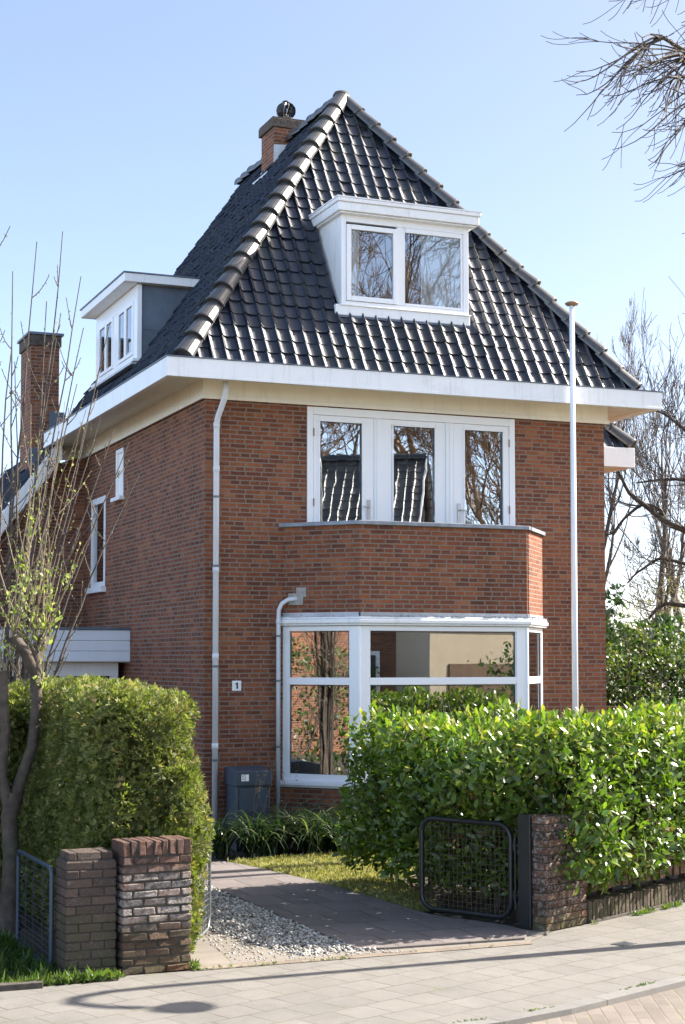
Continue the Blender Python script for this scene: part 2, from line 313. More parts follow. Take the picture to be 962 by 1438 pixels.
class MB:
    def __init__(s): s.v = []; s.f = []; s.r = []
    def add(s, vs, fs, r=None):
        k = len(s.v); s.v += [tuple(v) for v in vs]; s.f += [tuple(i + k for i in f) for f in fs]
        s.r += [random.random() if r is None else r] * len(fs)
        return s
    def box(s, x0, x1, y0, y1, z0, z1, r=None):
        vs = [(x0, y0, z0), (x1, y0, z0), (x1, y1, z0), (x0, y1, z0), (x0, y0, z1), (x1, y0, z1), (x1, y1, z1), (x0, y1, z1)]
        return s.add(vs, [(0, 3, 2, 1), (4, 5, 6, 7), (0, 1, 5, 4), (1, 2, 6, 5), (2, 3, 7, 6), (3, 0, 4, 7)], r)
    def lbox(s, fr, s0, s1, n0, n1, z0, z1, r=None):
        """box in a facet frame: fr = (origin2d, dir2d, outward normal2d)"""
        (ox, oy), (dx, dy), (nx, ny) = fr
        def P(a, n, z): return (ox + dx * a + nx * n, oy + dy * a + ny * n, z)
        vs = [P(s0, n1, z0), P(s1, n1, z0), P(s1, n0, z0), P(s0, n0, z0), P(s0, n1, z1), P(s1, n1, z1), P(s1, n0, z1), P(s0, n0, z1)]
        return s.add(vs, [(0, 3, 2, 1), (4, 5, 6, 7), (0, 1, 5, 4), (1, 2, 6, 5), (2, 3, 7, 6), (3, 0, 4, 7)], r)
    def prism(s, poly, z0, z1, r=None):
        n = len(poly)
        vs = [(x, y, z0) for x, y in poly] + [(x, y, z1) for x, y in poly]
        fs = [tuple(range(n - 1, -1, -1)), tuple(range(n, 2 * n))] + [(i, (i + 1) % n, n + (i + 1) % n, n + i) for i in range(n)]
        return s.add(vs, fs, r)
    def tube(s, pts, rad, n=8, cap=True):
        pts = [Vector(p) for p in pts]
        if isinstance(rad, (int, float)): rad = [rad] * len(pts)
        vs = []; prev = None
        for i, p in enumerate(pts):
            t = (pts[min(i + 1, len(pts) - 1)] - pts[max(i - 1, 0)]).normalized()
            if prev is None: a = t.orthogonal().normalized()
            else: a = (prev - t * prev.dot(t)).normalized()
            prev = a; b = t.cross(a)
            for k in range(n):
                an = 2 * math.pi * k / n
                vs.append(p + (a * math.cos(an) + b * math.sin(an)) * rad[i])
        fs = [(i * n + k, i * n + (k + 1) % n, (i + 1) * n + (k + 1) % n, (i + 1) * n + k) for i in range(len(pts) - 1) for k in range(n)]
        if cap: fs += [tuple(range(n - 1, -1, -1)), tuple(range((len(pts) - 1) * n, len(pts) * n))]
        return s.add(vs, fs)
    def lathe(s, c, prof, n=20):
        cx, cy, cz = c; vs = []
        for r, z in prof:
            for k in range(n):
                a = 2 * math.pi * k / n; vs.append((cx + r * math.cos(a), cy + r * math.sin(a), cz + z))
        m = len(prof)
        fs = [(i * n + k, i * n + (k + 1) % n, (i + 1) * n + (k + 1) % n, (i + 1) * n + k) for i in range(m - 1) for k in range(n)]
        fs += [tuple(range(n - 1, -1, -1)), tuple(range((m - 1) * n, m * n))]
        return s.add(vs, fs)
    def build(s, name, mat, parent=None, smooth=False, bevel=0, seg=2):
        me = bpy.data.meshes.new(name); me.from_pydata(s.v, [], s.f); me.validate(); me.update()
        if len(me.polygons) == len(s.r):
            a = me.attributes.new('rnd', 'FLOAT', 'FACE'); a.data.foreach_set('value', s.r)
        set_uv(me)
        me.materials.append(M[mat])
        o = link(bpy.data.objects.new(name, me), parent)
        if smooth:
            for p in me.polygons: p.use_smooth = True
        if bevel:
            md = o.modifiers.new('bevel', 'BEVEL'); md.width = bevel; md.segments = seg; md.limit_method = 'ANGLE'; md.angle_limit = R(40)
        return o

def np_mesh(name, V, F, rnd, mat, parent=None, smooth=False):
    """V (n,3); F list of int arrays (m,k); rnd per face in the same order"""
    me = bpy.data.meshes.new(name)
    me.vertices.add(len(V)); me.vertices.foreach_set('co', np.ascontiguousarray(V, np.float32).ravel())
    loops = np.concatenate([f.ravel() for f in F]); tot = np.concatenate([np.full(len(f), f.shape[1], np.int32) for f in F])
    me.loops.add(len(loops)); me.loops.foreach_set('vertex_index', loops.astype(np.int32))
    me.polygons.add(len(tot)); st = np.zeros(len(tot), np.int32); st[1:] = np.cumsum(tot)[:-1]
    me.polygons.foreach_set('loop_start', st)
    try: me.polygons.foreach_set('loop_total', tot)
    except Exception: pass
    me.update(calc_edges=True); me.validate()
    a = me.attributes.new('rnd', 'FLOAT', 'FACE')
    if len(rnd) == len(me.polygons): a.data.foreach_set('value', np.asarray(rnd, np.float32))
    if smooth: me.polygons.foreach_set('use_smooth', np.ones(len(me.polygons), bool))
    me.materials.append(M[mat])
    return link(bpy.data.objects.new(name, me), parent)

def empty(name, loc=(0, 0, 0)):
    o = bpy.data.objects.new(name, None); o.location = loc; o.empty_display_size = 0.2
    return link(o)
def tag(o, label, cat, group=None):
    o['label'] = label; o['category'] = cat
    if group: o['group'] = group
    return o
def kind(o, k): o['kind'] = k; return o

def nrm(a): return a / (np.linalg.norm(a, axis=-1, keepdims=True) + 1e-9)

def leaves(name, P, D, Nn, ln, wd, rnd, mat, parent=None, fold=0.18, curl=0.12):
    """leaf blades with a folded midrib: 8 vertices, 6 faces each"""
    n = len(P); D = nrm(D); S = nrm(np.cross(D, Nn)); U = np.cross(S, D)
    ln = np.broadcast_to(ln, (n,))[:, None]; wd = np.broadcast_to(wd, (n,))[:, None]
    V = np.empty((n, 8, 3))
    def pt(a, sd, up): return P + D * ln * a + S * wd * sd + U * (ln * up)
    V[:, 0] = pt(0, 0, 0); V[:, 1] = pt(.32, .45, -curl * .1 + fold * .2); V[:, 2] = pt(.7, .42, -curl * .45 + fold * .2); V[:, 3] = pt(1, 0, -curl)
    V[:, 4] = pt(.7, -.42, -curl * .45 + fold * .2); V[:, 5] = pt(.32, -.45, -curl * .1 + fold * .2); V[:, 6] = pt(.32, 0, -curl * .1); V[:, 7] = pt(.7, 0, -curl * .45)
    k = (np.arange(n) * 8)[:, None]
    tri = np.concatenate([k + np.array(t) for t in ([0, 1, 6], [7, 2, 3], [0, 6, 5], [7, 3, 4])])
    qd = np.concatenate([k + np.array(t) for t in ([6, 1, 2, 7], [6, 7, 4, 5])])
    r = np.concatenate([np.tile(rnd, 4), np.tile(rnd, 2)])
    return np_mesh(name, V.reshape(-1, 3), [tri, qd], r, mat, parent)

def sprays(name, P, D, Nn, ln, rnd, mat, parent=None, k=4, spread=0.75, wid=0.2):
    """small flat fans of k narrow lobes (conifer sprays, tufts)"""
    n = len(P); D = nrm(D); S = nrm(np.cross(D, Nn)); U = np.cross(S, D)
    V = []; 
    ln = np.broadcast_to(ln, (n,))[:, None]
    for j in range(k):
        a = (j - (k - 1) / 2) * spread / max(1, k - 1) * 2 + rng.normal(0, .12, (n, 1))
        d = D * np.cos(a) + S * np.sin(a) + U * rng.normal(0, .25, (n, 1)); s = S * np.cos(a) - D * np.sin(a)
        l = ln * rng.uniform(.6, 1.1, (n, 1)); w = l * wid
        V += [P + d * l * .1, P + d * l * .6 + s * w, P + d * l, P + d * l * .55 - s * w]
    V = np.stack(V, 1).reshape(-1, 3)
    b = (np.arange(n * k) * 4)[:, None]
    return np_mesh(name, V, [b + np.array([0, 1, 2, 3])], np.repeat(rnd, k), mat, parent)

def tubes(name, lines, mat, parent=None, sides=5):
    V = []; F = []; k0 = 0
    ang = np.arange(sides) * 2 * math.pi / sides; ca = np.cos(ang)[None, :, None]; sa = np.sin(ang)[None, :, None]
    ks = np.arange(sides); kn = (ks + 1) % sides
    for pts, rad in lines:
        pts = np.asarray(pts, float); m = len(pts)
        t = np.gradient(pts, axis=0); t = nrm(t)
        ref = np.array([0.31, 0.17, 0.93]) if abs(t[0, 2]) < 0.85 else np.array([0.93, 0.31, 0.17])
        a = nrm(np.cross(t, ref)); b = np.cross(t, a)
        ring = pts[:, None, :] + (a[:, None, :] * ca + b[:, None, :] * sa) * np.asarray(rad, float)[:, None, None]
        V.append(ring.reshape(-1, 3))
        i = (np.arange(m - 1) * sides)[:, None] + k0
        F.append(np.stack([i + ks, i + kn, i + sides + kn, i + sides + ks], -1).reshape(-1, 4))
        k0 += m * sides
    F = np.concatenate(F)
    return np_mesh(name, np.concatenate(V), [F], rng.random(len(F)), mat, parent, smooth=True)

def grow(lines, p, d, length, rad, lv, maxlv, rnd, wob=0.25, up=0.15, kids=(3, 5), ratio=(0.45, 0.7), ang=(0.5, 1.0), seg=6, rr=0.55, tips=None, start=0.25, minrad=0.0035):
    """recursive branch: lines[level] collects (points, radii)"""
    pts = [np.array(p, float)]; d = np.array(d, float); d /= np.linalg.norm(d)
    dirs = [d.copy()]; step = length / seg
    for i in range(seg):
        d = d + rnd.normal(0, wob, 3) * 0.5 + np.array([0, 0, up])
        d /= np.linalg.norm(d); pts.append(pts[-1] + d * step); dirs.append(d.copy())
    r = np.maximum(rad * np.linspace(1, 0.45 if lv < maxlv else 0.3, seg + 1), minrad)
    lines.setdefault(lv, []).append((pts, r))
    if lv >= maxlv:
        if tips is not None: tips.append((pts, dirs))
        return
    for _ in range(rnd.integers(kids[0], kids[1] + 1)):
        f = rnd.uniform(start, 1.0); i = min(seg - 1, int(f * seg)); q = pts[i] + (pts[i + 1] - pts[i]) * (f * seg - i)
        t = dirs[i + 1]; ax = rnd.normal(0, 1, 3); ax -= t * ax.dot(t); ax /= np.linalg.norm(ax)
        a = rnd.uniform(*ang); nd = t * math.cos(a) + ax * math.sin(a)
        grow(lines, q, nd, length * rnd.uniform(*ratio) * (1.15 - 0.4 * f), r[i] * rr, lv + 1, maxlv, rnd, wob, up, kids, ratio, ang, max(3, seg - 1), rr, tips, start, minrad)
    # leader continues
    grow(lines, pts[-1], dirs[-1], length * 0.6, r[-1] * 0.9, lv + 1, maxlv, rnd, wob, up, kids, ratio, ang, max(3, seg - 1), rr, tips, start, minrad)

def facet(a, b, out):
    d = Vector((b[0] - a[0], b[1] - a[1])); Ln = d.length; d /= Ln
    n = Vector((d.y, -d.x))
    if n.dot(Vector(out)) < 0: n = -n
    return ((a[0], a[1]), (d.x, d.y), (n.x, n.y)), Ln

def wall_cells(mb, fr, length, z0, z1, holes, thick=0.28):
    """one wall sheet with rectangular holes and their reveals"""
    (ox, oy), (dx, dy), (nx, ny) = fr
    ss = sorted({0, length, *[h[0] for h in holes], *[h[1] for h in holes]}); zs = sorted({z0, z1, *[h[2] for h in holes], *[h[3] for h in holes]})
    def P(a, n, z): return (ox + dx * a + nx * n, oy + dy * a + ny * n, z)
    left_handed = (dx * ny - dy * nx) > 0
    def quad(a, b, c, d):
        mb.add([a, b, c, d], [(0, 3, 2, 1) if left_handed else (0, 1, 2, 3)])
    for i in range(len(ss) - 1):
        for j in range(len(zs) - 1):
            cs, cz = (ss[i] + ss[i + 1]) / 2, (zs[j] + zs[j + 1]) / 2
            if any(h[0] < cs < h[1] and h[2] < cz < h[3] for h in holes): continue
            quad(P(ss[i], 0, zs[j]), P(ss[i + 1], 0, zs[j]), P(ss[i + 1], 0, zs[j + 1]), P(ss[i], 0, zs[j + 1]))
    for a, b, c, d in holes:
        quad(P(a, 0, c), P(a, -thick, c), P(b, -thick, c), P(b, 0, c))
        quad(P(a, -thick, d), P(a, 0, d), P(b, 0, d), P(b, -thick, d))
        quad(P(a, -thick, c), P(a, 0, c), P(a, 0, d), P(a, -thick, d))
        quad(P(b, 0, c), P(b, -thick, c), P(b, -thick, d), P(b, 0, d))

# ------------------------------------------------------------------ roof tiles
def tiles(O, U, S, width, slope, clips, mat='tile', name='roof_tiles', parent=None, w=0.184, g=0.206, skip=None, flip=False, lod=1):
    """pantile sheet: O eave corner, U along the eave, S up the slope; clips = [(point, normal)] keep the side the normal points away from"""
    O = np.array(O, float); U = nrm(np.array(U, float)); S = nrm(np.array(S, float)); Nn = nrm(np.cross(U, S))
    if Nn[2] < 0: Nn = -Nn
    nc = int(math.ceil(width / w)); nr = int(math.ceil(slope / g))
    t = np.array([0, .06, .13, .21, .3, .74, .81, .86, .9, .935, .968, 1.0]) if lod else np.array([0, .3, .6, .76, .86, .94, 1.0])
    h = np.interp(t, [0, .06, .13, .21, .3, .74, .81, .86, .9, .935, .968, 1.0], [.0225, .0145, .0078, .003, .0, .0015, .011, .028, .038, .0395, .033, .0225])
    if flip: h = h[::-1].copy(); t = 1 - t[::-1]
    k = len(t); V = []; rn = []
    for j in range(nr):
        for i in range(nc):
            cu = (i + .5) * w; cs = (j + .5) * g
            c = O + U * cu + S * cs
            if skip and skip(c): continue
            if any((c - np.array(p)).dot(np.array(q)) > 0.35 for p, q in clips): continue
            dz = rng.normal(0, .0045); tw = rng.normal(0, .008); ds = rng.normal(0, .005)
            tt = t
            base = O + U * (i * w) + S * (j * g + ds)
            low = base + np.outer(tt * w, U) + np.outer(h + .022 + dz + tw * (tt - .5), Nn)
            lip = low - np.outer(np.full(k, .017), Nn) + S * 0.004
            up = base + S * (g + .04) + np.outer(tt * w, U) + np.outer(h + .004, Nn)
            V.append(np.concatenate([lip, low, low, up])); rn.append(rng.random())
    V = np.array(V); n = len(V)
    b = (np.arange(n) * 4 * k)[:, None]
    quads = []
    for rrow in (0, 2):
        for a in range(k - 1):
            q = [rrow * k + a, rrow * k + a + 1, (rrow + 1) * k + a + 1, (rrow + 1) * k + a]
            quads.append(b + np.array(q))
    F = np.concatenate(quads); rnd = np.tile(rn, 2 * (k - 1))
    o = np_mesh(name, V.reshape(-1, 3), [F], rnd, mat, parent, smooth=True)
    if clips:
        bm = bmesh.new(); bm.from_mesh(o.data)
        for p, q in clips:
            bmesh.ops.bisect_plane(bm, geom=bm.verts[:] + bm.edges[:] + bm.faces[:], plane_co=p, plane_no=q, clear_outer=True)
        bm.to_mesh(o.data); bm.free()
    return o

def ridge_line(mb, a, b, n, r0=0.125, r1=0.1, over=0.06, up=(0, 0, 1), arc=1.12):
    """tapering half round hip tiles laid from a (low) to b (high)"""
    a = Vector(a); b = Vector(b); t = (b - a); step = t.length / n; t.normalize()
    side = t.cross(Vector(up)).normalized(); nn = side.cross(t).normalized()
    m = 13
    for i in range(n):
        p0 = a + t * (step * i - over); p1 = a + t * (step * (i + 1))
        j = random.gauss(0, .006); p0 = p0 + nn * (0.022 + j) + side * random.gauss(0, .006)
        ri = .022
        prof = [(p0, r0 * 1.05), (p0 + t * .035, r0 * 1.05), (p0 + t * .045, r0), (p1, r1)]
        vs = []; fs = []
        for c, rad in prof:
            for q in range(m):
                an = (q / (m - 1) - .5) * 2 * arc * math.pi / 2
                vs.append(c + side * math.sin(an) * rad + nn * (math.cos(an) * rad - .035))
        for q in range(m):
            an = (q / (m - 1) - .5) * 2 * arc * math.pi / 2
            vs.append(p0 + side * math.sin(an) * (r0 - ri) + nn * (math.cos(an) * (r0 - ri) - .035))
        for c in range(3):
            for q in range(m - 1): fs.append((c * m + q, c * m + q + 1, (c + 1) * m + q + 1, (c + 1) * m + q))
        for q in range(m - 1): fs.append((4 * m + q, 4 * m + q + 1, q + 1, q))
        mb.add(vs, fs)
        # mortar plug in the mouth of the tile
        pl = [p0 + t * .02 + side * math.sin((q / 8 - .5) * arc * math.pi) * (r0 - ri) + nn * (math.cos((q / 8 - .5) * arc * math.pi) * (r0 - ri) - .035) for q in range(9)]
        mb.add(pl, [tuple(range(9))])

# ------------------------------------------------------------------ HOUSE
WX = 5.75
house = tag(empty('detached_house'), 'brown brick house with black tiled hipped roof, white dormers and a bay window', 'house')

mb = MB()
wall_cells(mb, ((0, 0), (1, 0), (0, -1)), WX, 0, 5.60, [(1.357, 4.35, 2.9, 5.525), (1.12, 4.68, 0.76, 2.72)])
wall_cells(mb, ((0, 6.55), (0, -1), (-1, 0)), 6.55, 0, 5.60, [(0.55, 1.46, 3.42, 4.82), (2.1, 2.54, 4.71, 5.43)], 0.12)
wall_cells(mb, ((WX, 0), (0, 1), (1, 0)), 9.0, 0, 5.60, [])
wall_cells(mb, ((WX, 9.0), (-1, 0), (0, 1)), WX, 0, 5.60, [])
wall = mb.build('wall', 'brick', house)

# rooms behind the glass
mb = MB()
def room(mb, x0, x1, y0, y1, z0, z1):
    mb.add([(x0, y0, z0), (x1, y0, z0), (x1, y1, z0), (x0, y1, z0), (x0, y0, z1), (x1, y0, z1), (x1, y1, z1), (x0, y1, z1)],
           [(0, 1, 2, 3), (7, 6, 5, 4), (2, 6, 7, 3), (1, 5, 6, 2), (0, 3, 7, 4)])
room(mb, 0.35, 5.4, 0.29, 4.6, 0.35, 2.78)
mb.build('living_room', 'room', house)
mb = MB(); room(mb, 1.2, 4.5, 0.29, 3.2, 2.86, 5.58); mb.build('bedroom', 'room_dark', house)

# frieze, soffit, gutter
mb = MB()
for (x0, x1, y0, y1, z0, z1) in [(-.04, WX + .04, -.04, 0.02, 5.555, 5.81), (-.04, 0.02, 0.022, 6.6, 5.555, 5.81), (WX - .02, WX + .04, 0.022, 9, 5.555, 5.81),
                                (-.058, WX + .058, -.058, -.041, 5.54, 5.592), (-.058, -.041, -.0405, 6.6, 5.54, 5.592), (WX + .041, WX + .058, -.0405, 9, 5.54, 5.592)]:
    mb.box(x0, x1, y0, y1, z0, z1)
mb.build('frieze', 'cream', house, bevel=.004)
EL, ER, EF = -.67, 6.29, -.62
mb = MB()
a, b_, zo, zi = .05, .03, 5.715, 5.80
mb.add([(EL + a, EF + a, zo), (ER - a, EF + a, zo), (WX + b_, -b_, zi), (-b_, -b_, zi)], [(0, 3, 2, 1)])
for i in range(6):                         # boards running along the side eave
    f0, f1 = i / 6, (i + 1) / 6 - .012
    xa, xb = EL + a + (-b_ - EL - a) * f0, EL + a + (-b_ - EL - a) * f1
    ya, yb = EF + a + (-b_ - EF - a) * f0, EF + a + (-b_ - EF - a) * f1
    za, zb = zo + (zi - zo) * f0, zo + (zi - zo) * f1
    mb.add([(xa, ya, za), (xb, yb, zb), (xb, 6.6, zb), (xa, 6.6, za)], [(0, 1, 2, 3)])
    xa, xb = ER - a + (WX + b_ - ER + a) * f0, ER - a + (WX + b_ - ER + a) * f1
    mb.add([(xa, ya, za), (xb, yb, zb), (xb, 9, zb), (xa, 9, za)], [(0, 3, 2, 1)])
mb.add([(EL + a, EF + a, zi + .02), (ER - a, EF + a, zi + .02), (ER - a, 9, zi + .02), (EL + a, 9, zi + .02)], [(0, 1, 2, 3)])
mb.build('soffit', 'cream', house)
mb = MB()
mb.box(EL, ER, EF, EF + .07, 5.69, 5.925); mb.box(EL, EL + .07, EF + .072, 6.53, 5.69, 5.925); mb.box(ER - .07, ER, EF + .072, 9, 5.69, 5.925)
mb.box(EL - .006, ER + .006, EF - .006, EF, 5.69, 5.722); mb.box(EL - .006, EL, EF + .0005, 6.53, 5.69, 5.722)
gut = mb.build('gutter', 'white', house, bevel=.006)
mb = MB()
mb.box(EL - .012, ER + .012, EF - .012, EF + .1, 5.927, 5.94); mb.box(EL - .012, EL + .1, EF + .102, 6.53, 5.927, 5.94); mb.box(ER - .1, ER + .012, EF + .102, 9, 5.927, 5.94)
mb.build('gutter_edge', 'lead', gut)

# roof
AX = np.array([2.81, 2.37, 10.5])
RL, RR, RF, RZ = -.38, 6.0, -.36, 5.95      # tiled eave lines, set back behind the box gutter
fh, sh, rise = 2.37 - RF, 2.81 - RL, 10.5 - RZ
in_front_dormer = lambda c: 1.87 < c[0] < 3.74 and c[1] > .16 and c[2] < 8.22
in_side_dormer = lambda c: 3.32 < c[1] < 5.85 and c[0] > -.03 and c[2] < 7.8
nl, nr_ = (-fh, sh, 0), (fh, sh, 0)
roof = tiles((RL, RF, RZ), (1, 0, 0), (0, fh, rise), RR - RL, math.hypot(fh, rise), [(tuple(AX), nl), (tuple(AX), nr_)], name='roof', parent=house, skip=in_front_dormer)
tiles((RL, 6.9, RZ), (0, -1, 0), (sh, 0, rise), 6.9 - RF, math.hypot(sh, rise), [(tuple(AX), (fh, -sh, 0)), ((0, 6.9, 0), (0, 1, 0)), (tuple(AX), (1, 0, 0))], name='side_slope', parent=roof, skip=in_side_dormer)
tiles((RR, RF, RZ), (0, 1, 0), (-sh, 0, rise), 6.9 - RF, math.hypot(sh, rise), [(tuple(AX), (-fh, -sh, 0)), ((0, 6.9, 0), (0, 1, 0)), (tuple(AX), (-1, 0, 0))], name='side_slope', parent=roof)
lift = np.array([0, 0, .06])
for p, q, n_, r0_, r1_ in (((RL, RF, RZ + .08), tuple(AX + lift), 18, .135, .112), ((RR, RF, RZ + .08), tuple(AX + lift), 18, .12, .1), ((2.81, 6.95, 10.54), (2.81, 2.45, 10.54), 13, .12, .11)):
    mb = MB(); ridge_line(mb, p, q, n_, r0_, r1_); mb.build('hip_tiles' if q[2] > 10.55 else 'ridge_tiles', 'hip', roof)
mb = MB(); mb.add([(RL, 6.88, 5.9), (RR, 6.88, 5.9), (2.81, 6.88, 10.46)], [(0, 2, 1)]); mb.build('rear_gable', 'brick', house)
mb = MB(); mb.add([(EL + .1, EF + .1, 5.9), (ER - .1, EF + .1, 5.9), (ER - .1, 9, 5.9), (EL + .1, 9, 5.9)], [(0, 1, 2, 3)]); mb.build('gutter_floor', 'lead', gut)
mb = MB(); mb.lathe((2.81, 2.4, 10.52), [(.1, 0), (.13, .05), (.1, .1), (.03, .125)], 12); mb.build('moss_cap', 'mortar', roof, smooth=True)

# front dormer
DY = -.085
d = MB(); d.box(1.70, 3.655, DY - .02, DY + .05, 6.72, 6.862)
dormer = d.build('front_dormer', 'white', house, bevel=.01)
for x0, x1 in ((1.786, 1.826), (3.602, 3.642)):
    d = MB(); d.add([(x, y, z) for x in (x0, x1) for y, z in ((DY + .001, 6.75), (DY + .001, 8.07), (1.0, 8.07))], [(0, 1, 2), (3, 5, 4), (0, 2, 5, 3), (1, 0, 3, 4), (2, 1, 4, 5)])
    d.build('cheek', 'white', dormer)
d = MB()
d.box(1.79, 1.852, DY - .012, DY + .06, 6.86, 8.06); d.box(3.56, 3.637, DY - .012, DY + .06, 6.86, 8.06)
d.box(1.853, 3.559, DY - .012, DY + .06, 7.965, 8.06); d.box(1.853, 3.559, DY - .012, DY + .06, 6.865, 6.915); d.box(2.585, 2.665, DY - .012, DY + .06, 6.916, 7.964)
# left sash stands forward, right pane is fixed
d.box(1.857, 1.92, DY - .03, DY + .03, 6.92, 7.93); d.box(2.52, 2.582, DY - .03, DY + .03, 6.92, 7.93); d.box(1.921, 2.519, DY - .03, DY + .03, 6.92, 6.985); d.box(1.921, 2.519, DY - .03, DY + .03, 7.865, 7.93)
d.box(2.667, 2.70, DY - .005, DY + .03, 6.918, 7.962); d.box(3.52, 3.556, DY - .005, DY + .03, 6.918, 7.962); d.box(2.701, 3.519, DY - .005, DY + .03, 6.918, 6.955); d.box(2.701, 3.519, DY - .02, DY + .03, 7.90, 7.962)
d.build('window_frame', 'white_clean', dormer, bevel=.005)
d = MB(); d.box(1.915, 2.525, DY, DY + .008, 6.98, 7.87); d.build('pane', 'glass', dormer)
d = MB(); d.box(2.695, 3.525, DY + .002, DY + .01, 6.95, 7.91); d.build('pane', 'glass', dormer)
d = MB(); d.box(1.75, 3.66, DY - .04, DY - .0205, 6.845, 6.868); d.build('sill', 'white', dormer, bevel=.01)
d = MB(); d.box(1.72, 3.64, DY - .035, DY + .03, 6.69, 6.719); d.build('apron', 'lead', dormer)
d = MB()
d.box(1.70, 3.745, DY - .13, 1.0, 8.075, 8.19); d.box(1.68, 3.765, DY - .15, 1.05, 8.191, 8.245); d.box(1.73, 3.715, DY - .10, .9, 8.05, 8.074)
d.build('cornice', 'white', dormer, bevel=.01)
d = MB(); d.box(1.675, 3.77, DY - .155, 1.2, 8.246, 8.262); d.build('cornice_edge', 'white', dormer)
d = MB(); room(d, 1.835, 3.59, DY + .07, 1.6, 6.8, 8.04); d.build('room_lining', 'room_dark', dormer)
def curtain(x0, x1, y, z0, z1, folds, amp=.02):
    c = MB(); n = max(12, int(folds * 8)); vs = []
    for i in range(n + 1):
        f = i / n; yy = y + amp * math.sin(f * folds * 6.283 + 1.3 * math.sin(f * 9)) + amp * .4 * math.sin(f * folds * 15)
        vs += [(x0 + (x1 - x0) * f, yy, z0), (x0 + (x1 - x0) * f, yy, z1)]
    c.add(vs, [(2 * i, 2 * i + 2, 2 * i + 3, 2 * i + 1) for i in range(n)]); return c
curtain(2.95, 3.54, DY + .036, 6.93, 7.93, 8, .012).build('curtain', 'curtain', dormer, smooth=True)
curtain(1.9, 2.06, DY + .046, 6.95, 7.9, 3, .012).build('curtain', 'curtain', dormer, smooth=True)

dormer.location = (.095, .211, .058)
# side dormer
SX = -.163
d = MB(); d.box(SX - .07, SX + .05, 2.64, 5.2, 6.45, 6.499); sdorm = d.build('side_dormer', 'white', house, bevel=.008)
for y0, y1 in ((2.70, 2.73), (5.12, 5.15)):
    d = MB(); d.add([(x, y, z) for y in (y0, y1) for x, z in ((SX + .03, 6.35), (SX + .03, 7.58), (.85, 7.58))], [(0, 1, 2), (3, 5, 4), (0, 2, 5, 3), (1, 0, 3, 4), (2, 1, 4, 5)])
    d.box(SX + .035, .5, y0 - .006 if y0 < 3 else y1, y0 if y0 < 3 else y1 + .006, 6.93, 6.945)
    d.build('cheek', 'lead', sdorm)
d = MB()
def sbox(y0, y1, z0, z1, o=0.0, t=.07): d.box(SX - o, SX - o + t, y0, y1, z0, z1)
sbox(2.66, 2.86, 6.5, 7.58); sbox(3.74, 4.06, 6.58, 7.38); sbox(4.98, 5.18, 6.5, 7.58); sbox(2.861, 4.979, 7.381, 7.58); sbox(2.861, 4.979, 6.5, 6.579)
for y0 in (2.865, 4.065):
    for k in (0, 1):
        a0 = y0 + k * .44
        for q in ((a0, a0 + .05, 6.585, 7.375), (a0 + .38, a0 + .43, 6.585, 7.375), (a0 + .051, a0 + .379, 6.585, 6.635), (a0 + .051, a0 + .379, 7.32, 7.375)):
            sbox(*q, o=.018)
d.build('window_frame', 'white_clean', sdorm, bevel=.005)
for y0 in (2.865, 4.065):
    for k in (0, 1):
        a0 = y0 + k * .44; g = MB(); g.box(SX, SX + .008, a0 + .045, a0 + .385, 6.63, 7.325); g.build('pane', 'glass_old', sdorm)
d = MB(); d.box(SX - .1, SX - .01, 2.6, 5.24, 6.40, 6.43); d.build('apron', 'zinc', sdorm)
d = MB(); d.box(SX - .22, .9, 2.56, 5.32, 7.585, 7.71); d.build('cornice', 'white', sdorm, bevel=.008)
d = MB(); d.box(SX - .235, 1.0, 2.545, 5.335, 7.711, 7.728); d.build('cornice_edge', 'lead', sdorm)
d = MB(); d.add([(SX + .09, 2.72, 6.4), (.9, 2.72, 6.4), (.9, 5.13, 6.4), (SX + .09, 5.13, 6.4), (SX + .09, 2.72, 7.57), (.9, 2.72, 7.57), (.9, 5.13, 7.57), (SX + .09, 5.13, 7.57)],
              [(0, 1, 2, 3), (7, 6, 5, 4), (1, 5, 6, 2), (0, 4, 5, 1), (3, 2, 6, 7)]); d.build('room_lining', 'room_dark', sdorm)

sdorm.location = (.165, .655, .14)
# main chimney
def chimney(name, x0, x1, y0, y1, z0, z1, capz, co):
    c = MB(); c.box(x0, x1, y0, y1, z0, z1); ch = c.build(name, 'brick', house, bevel=.006)
    c = MB(); c.box(x0 - co, x1 + co, y0 - co, y1 + co, z1 - capz, z1 + .02); c.build('cap', 'chimney_cap', ch, bevel=.01)
    return ch
chm = chimney('chimney', 2.5, 3.1, 4.45, 5.05, 9.4, 10.83, .12, .04)
c = MB(); c.box(2.47, 3.13, 4.42, 5.08, 10.852, 10.875); c.build('mortar_bed', 'mortar', chm, bevel=.008)
c = MB(); c.lathe((2.8, 4.72, 10.875), [(.09, 0), (.09, .07), (.11, .075), (.11, .085)], 16)
n = 16                                      # turbine cowl of bent blades
for k in range(n):
    vs = []
    for i in range(9):
        ph = (i / 8 - .5) * math.pi * .92; a0 = 2 * math.pi * k / n + .5 * (i / 8); a1 = a0 + .30
        for aa, rr_ in ((a0, .16), (a1, .125)):
            vs.append((2.8 + rr_ * math.cos(ph) * math.cos(aa), 4.72 + rr_ * math.cos(ph) * math.sin(aa), 10.875 + .215 + .142 * math.sin(ph)))
    c.add(vs, [(2 * i, 2 * i + 1, 2 * i + 3, 2 * i + 2) for i in range(8)])
c.lathe((2.8, 4.72, 11.225), [(.065, 0), (.06, .015), (.03, .03)], 12)
c.build('cowl', 'black_paint', chm)
c = MB(); c.add([(2.49, 4.435, 10.0), (2.49, 4.435, 10.42), (2.88, 4.435, 10.46), (2.98, 4.435, 10.40), (2.98, 4.435, 10.0)], [(0, 4, 3, 2, 1)])
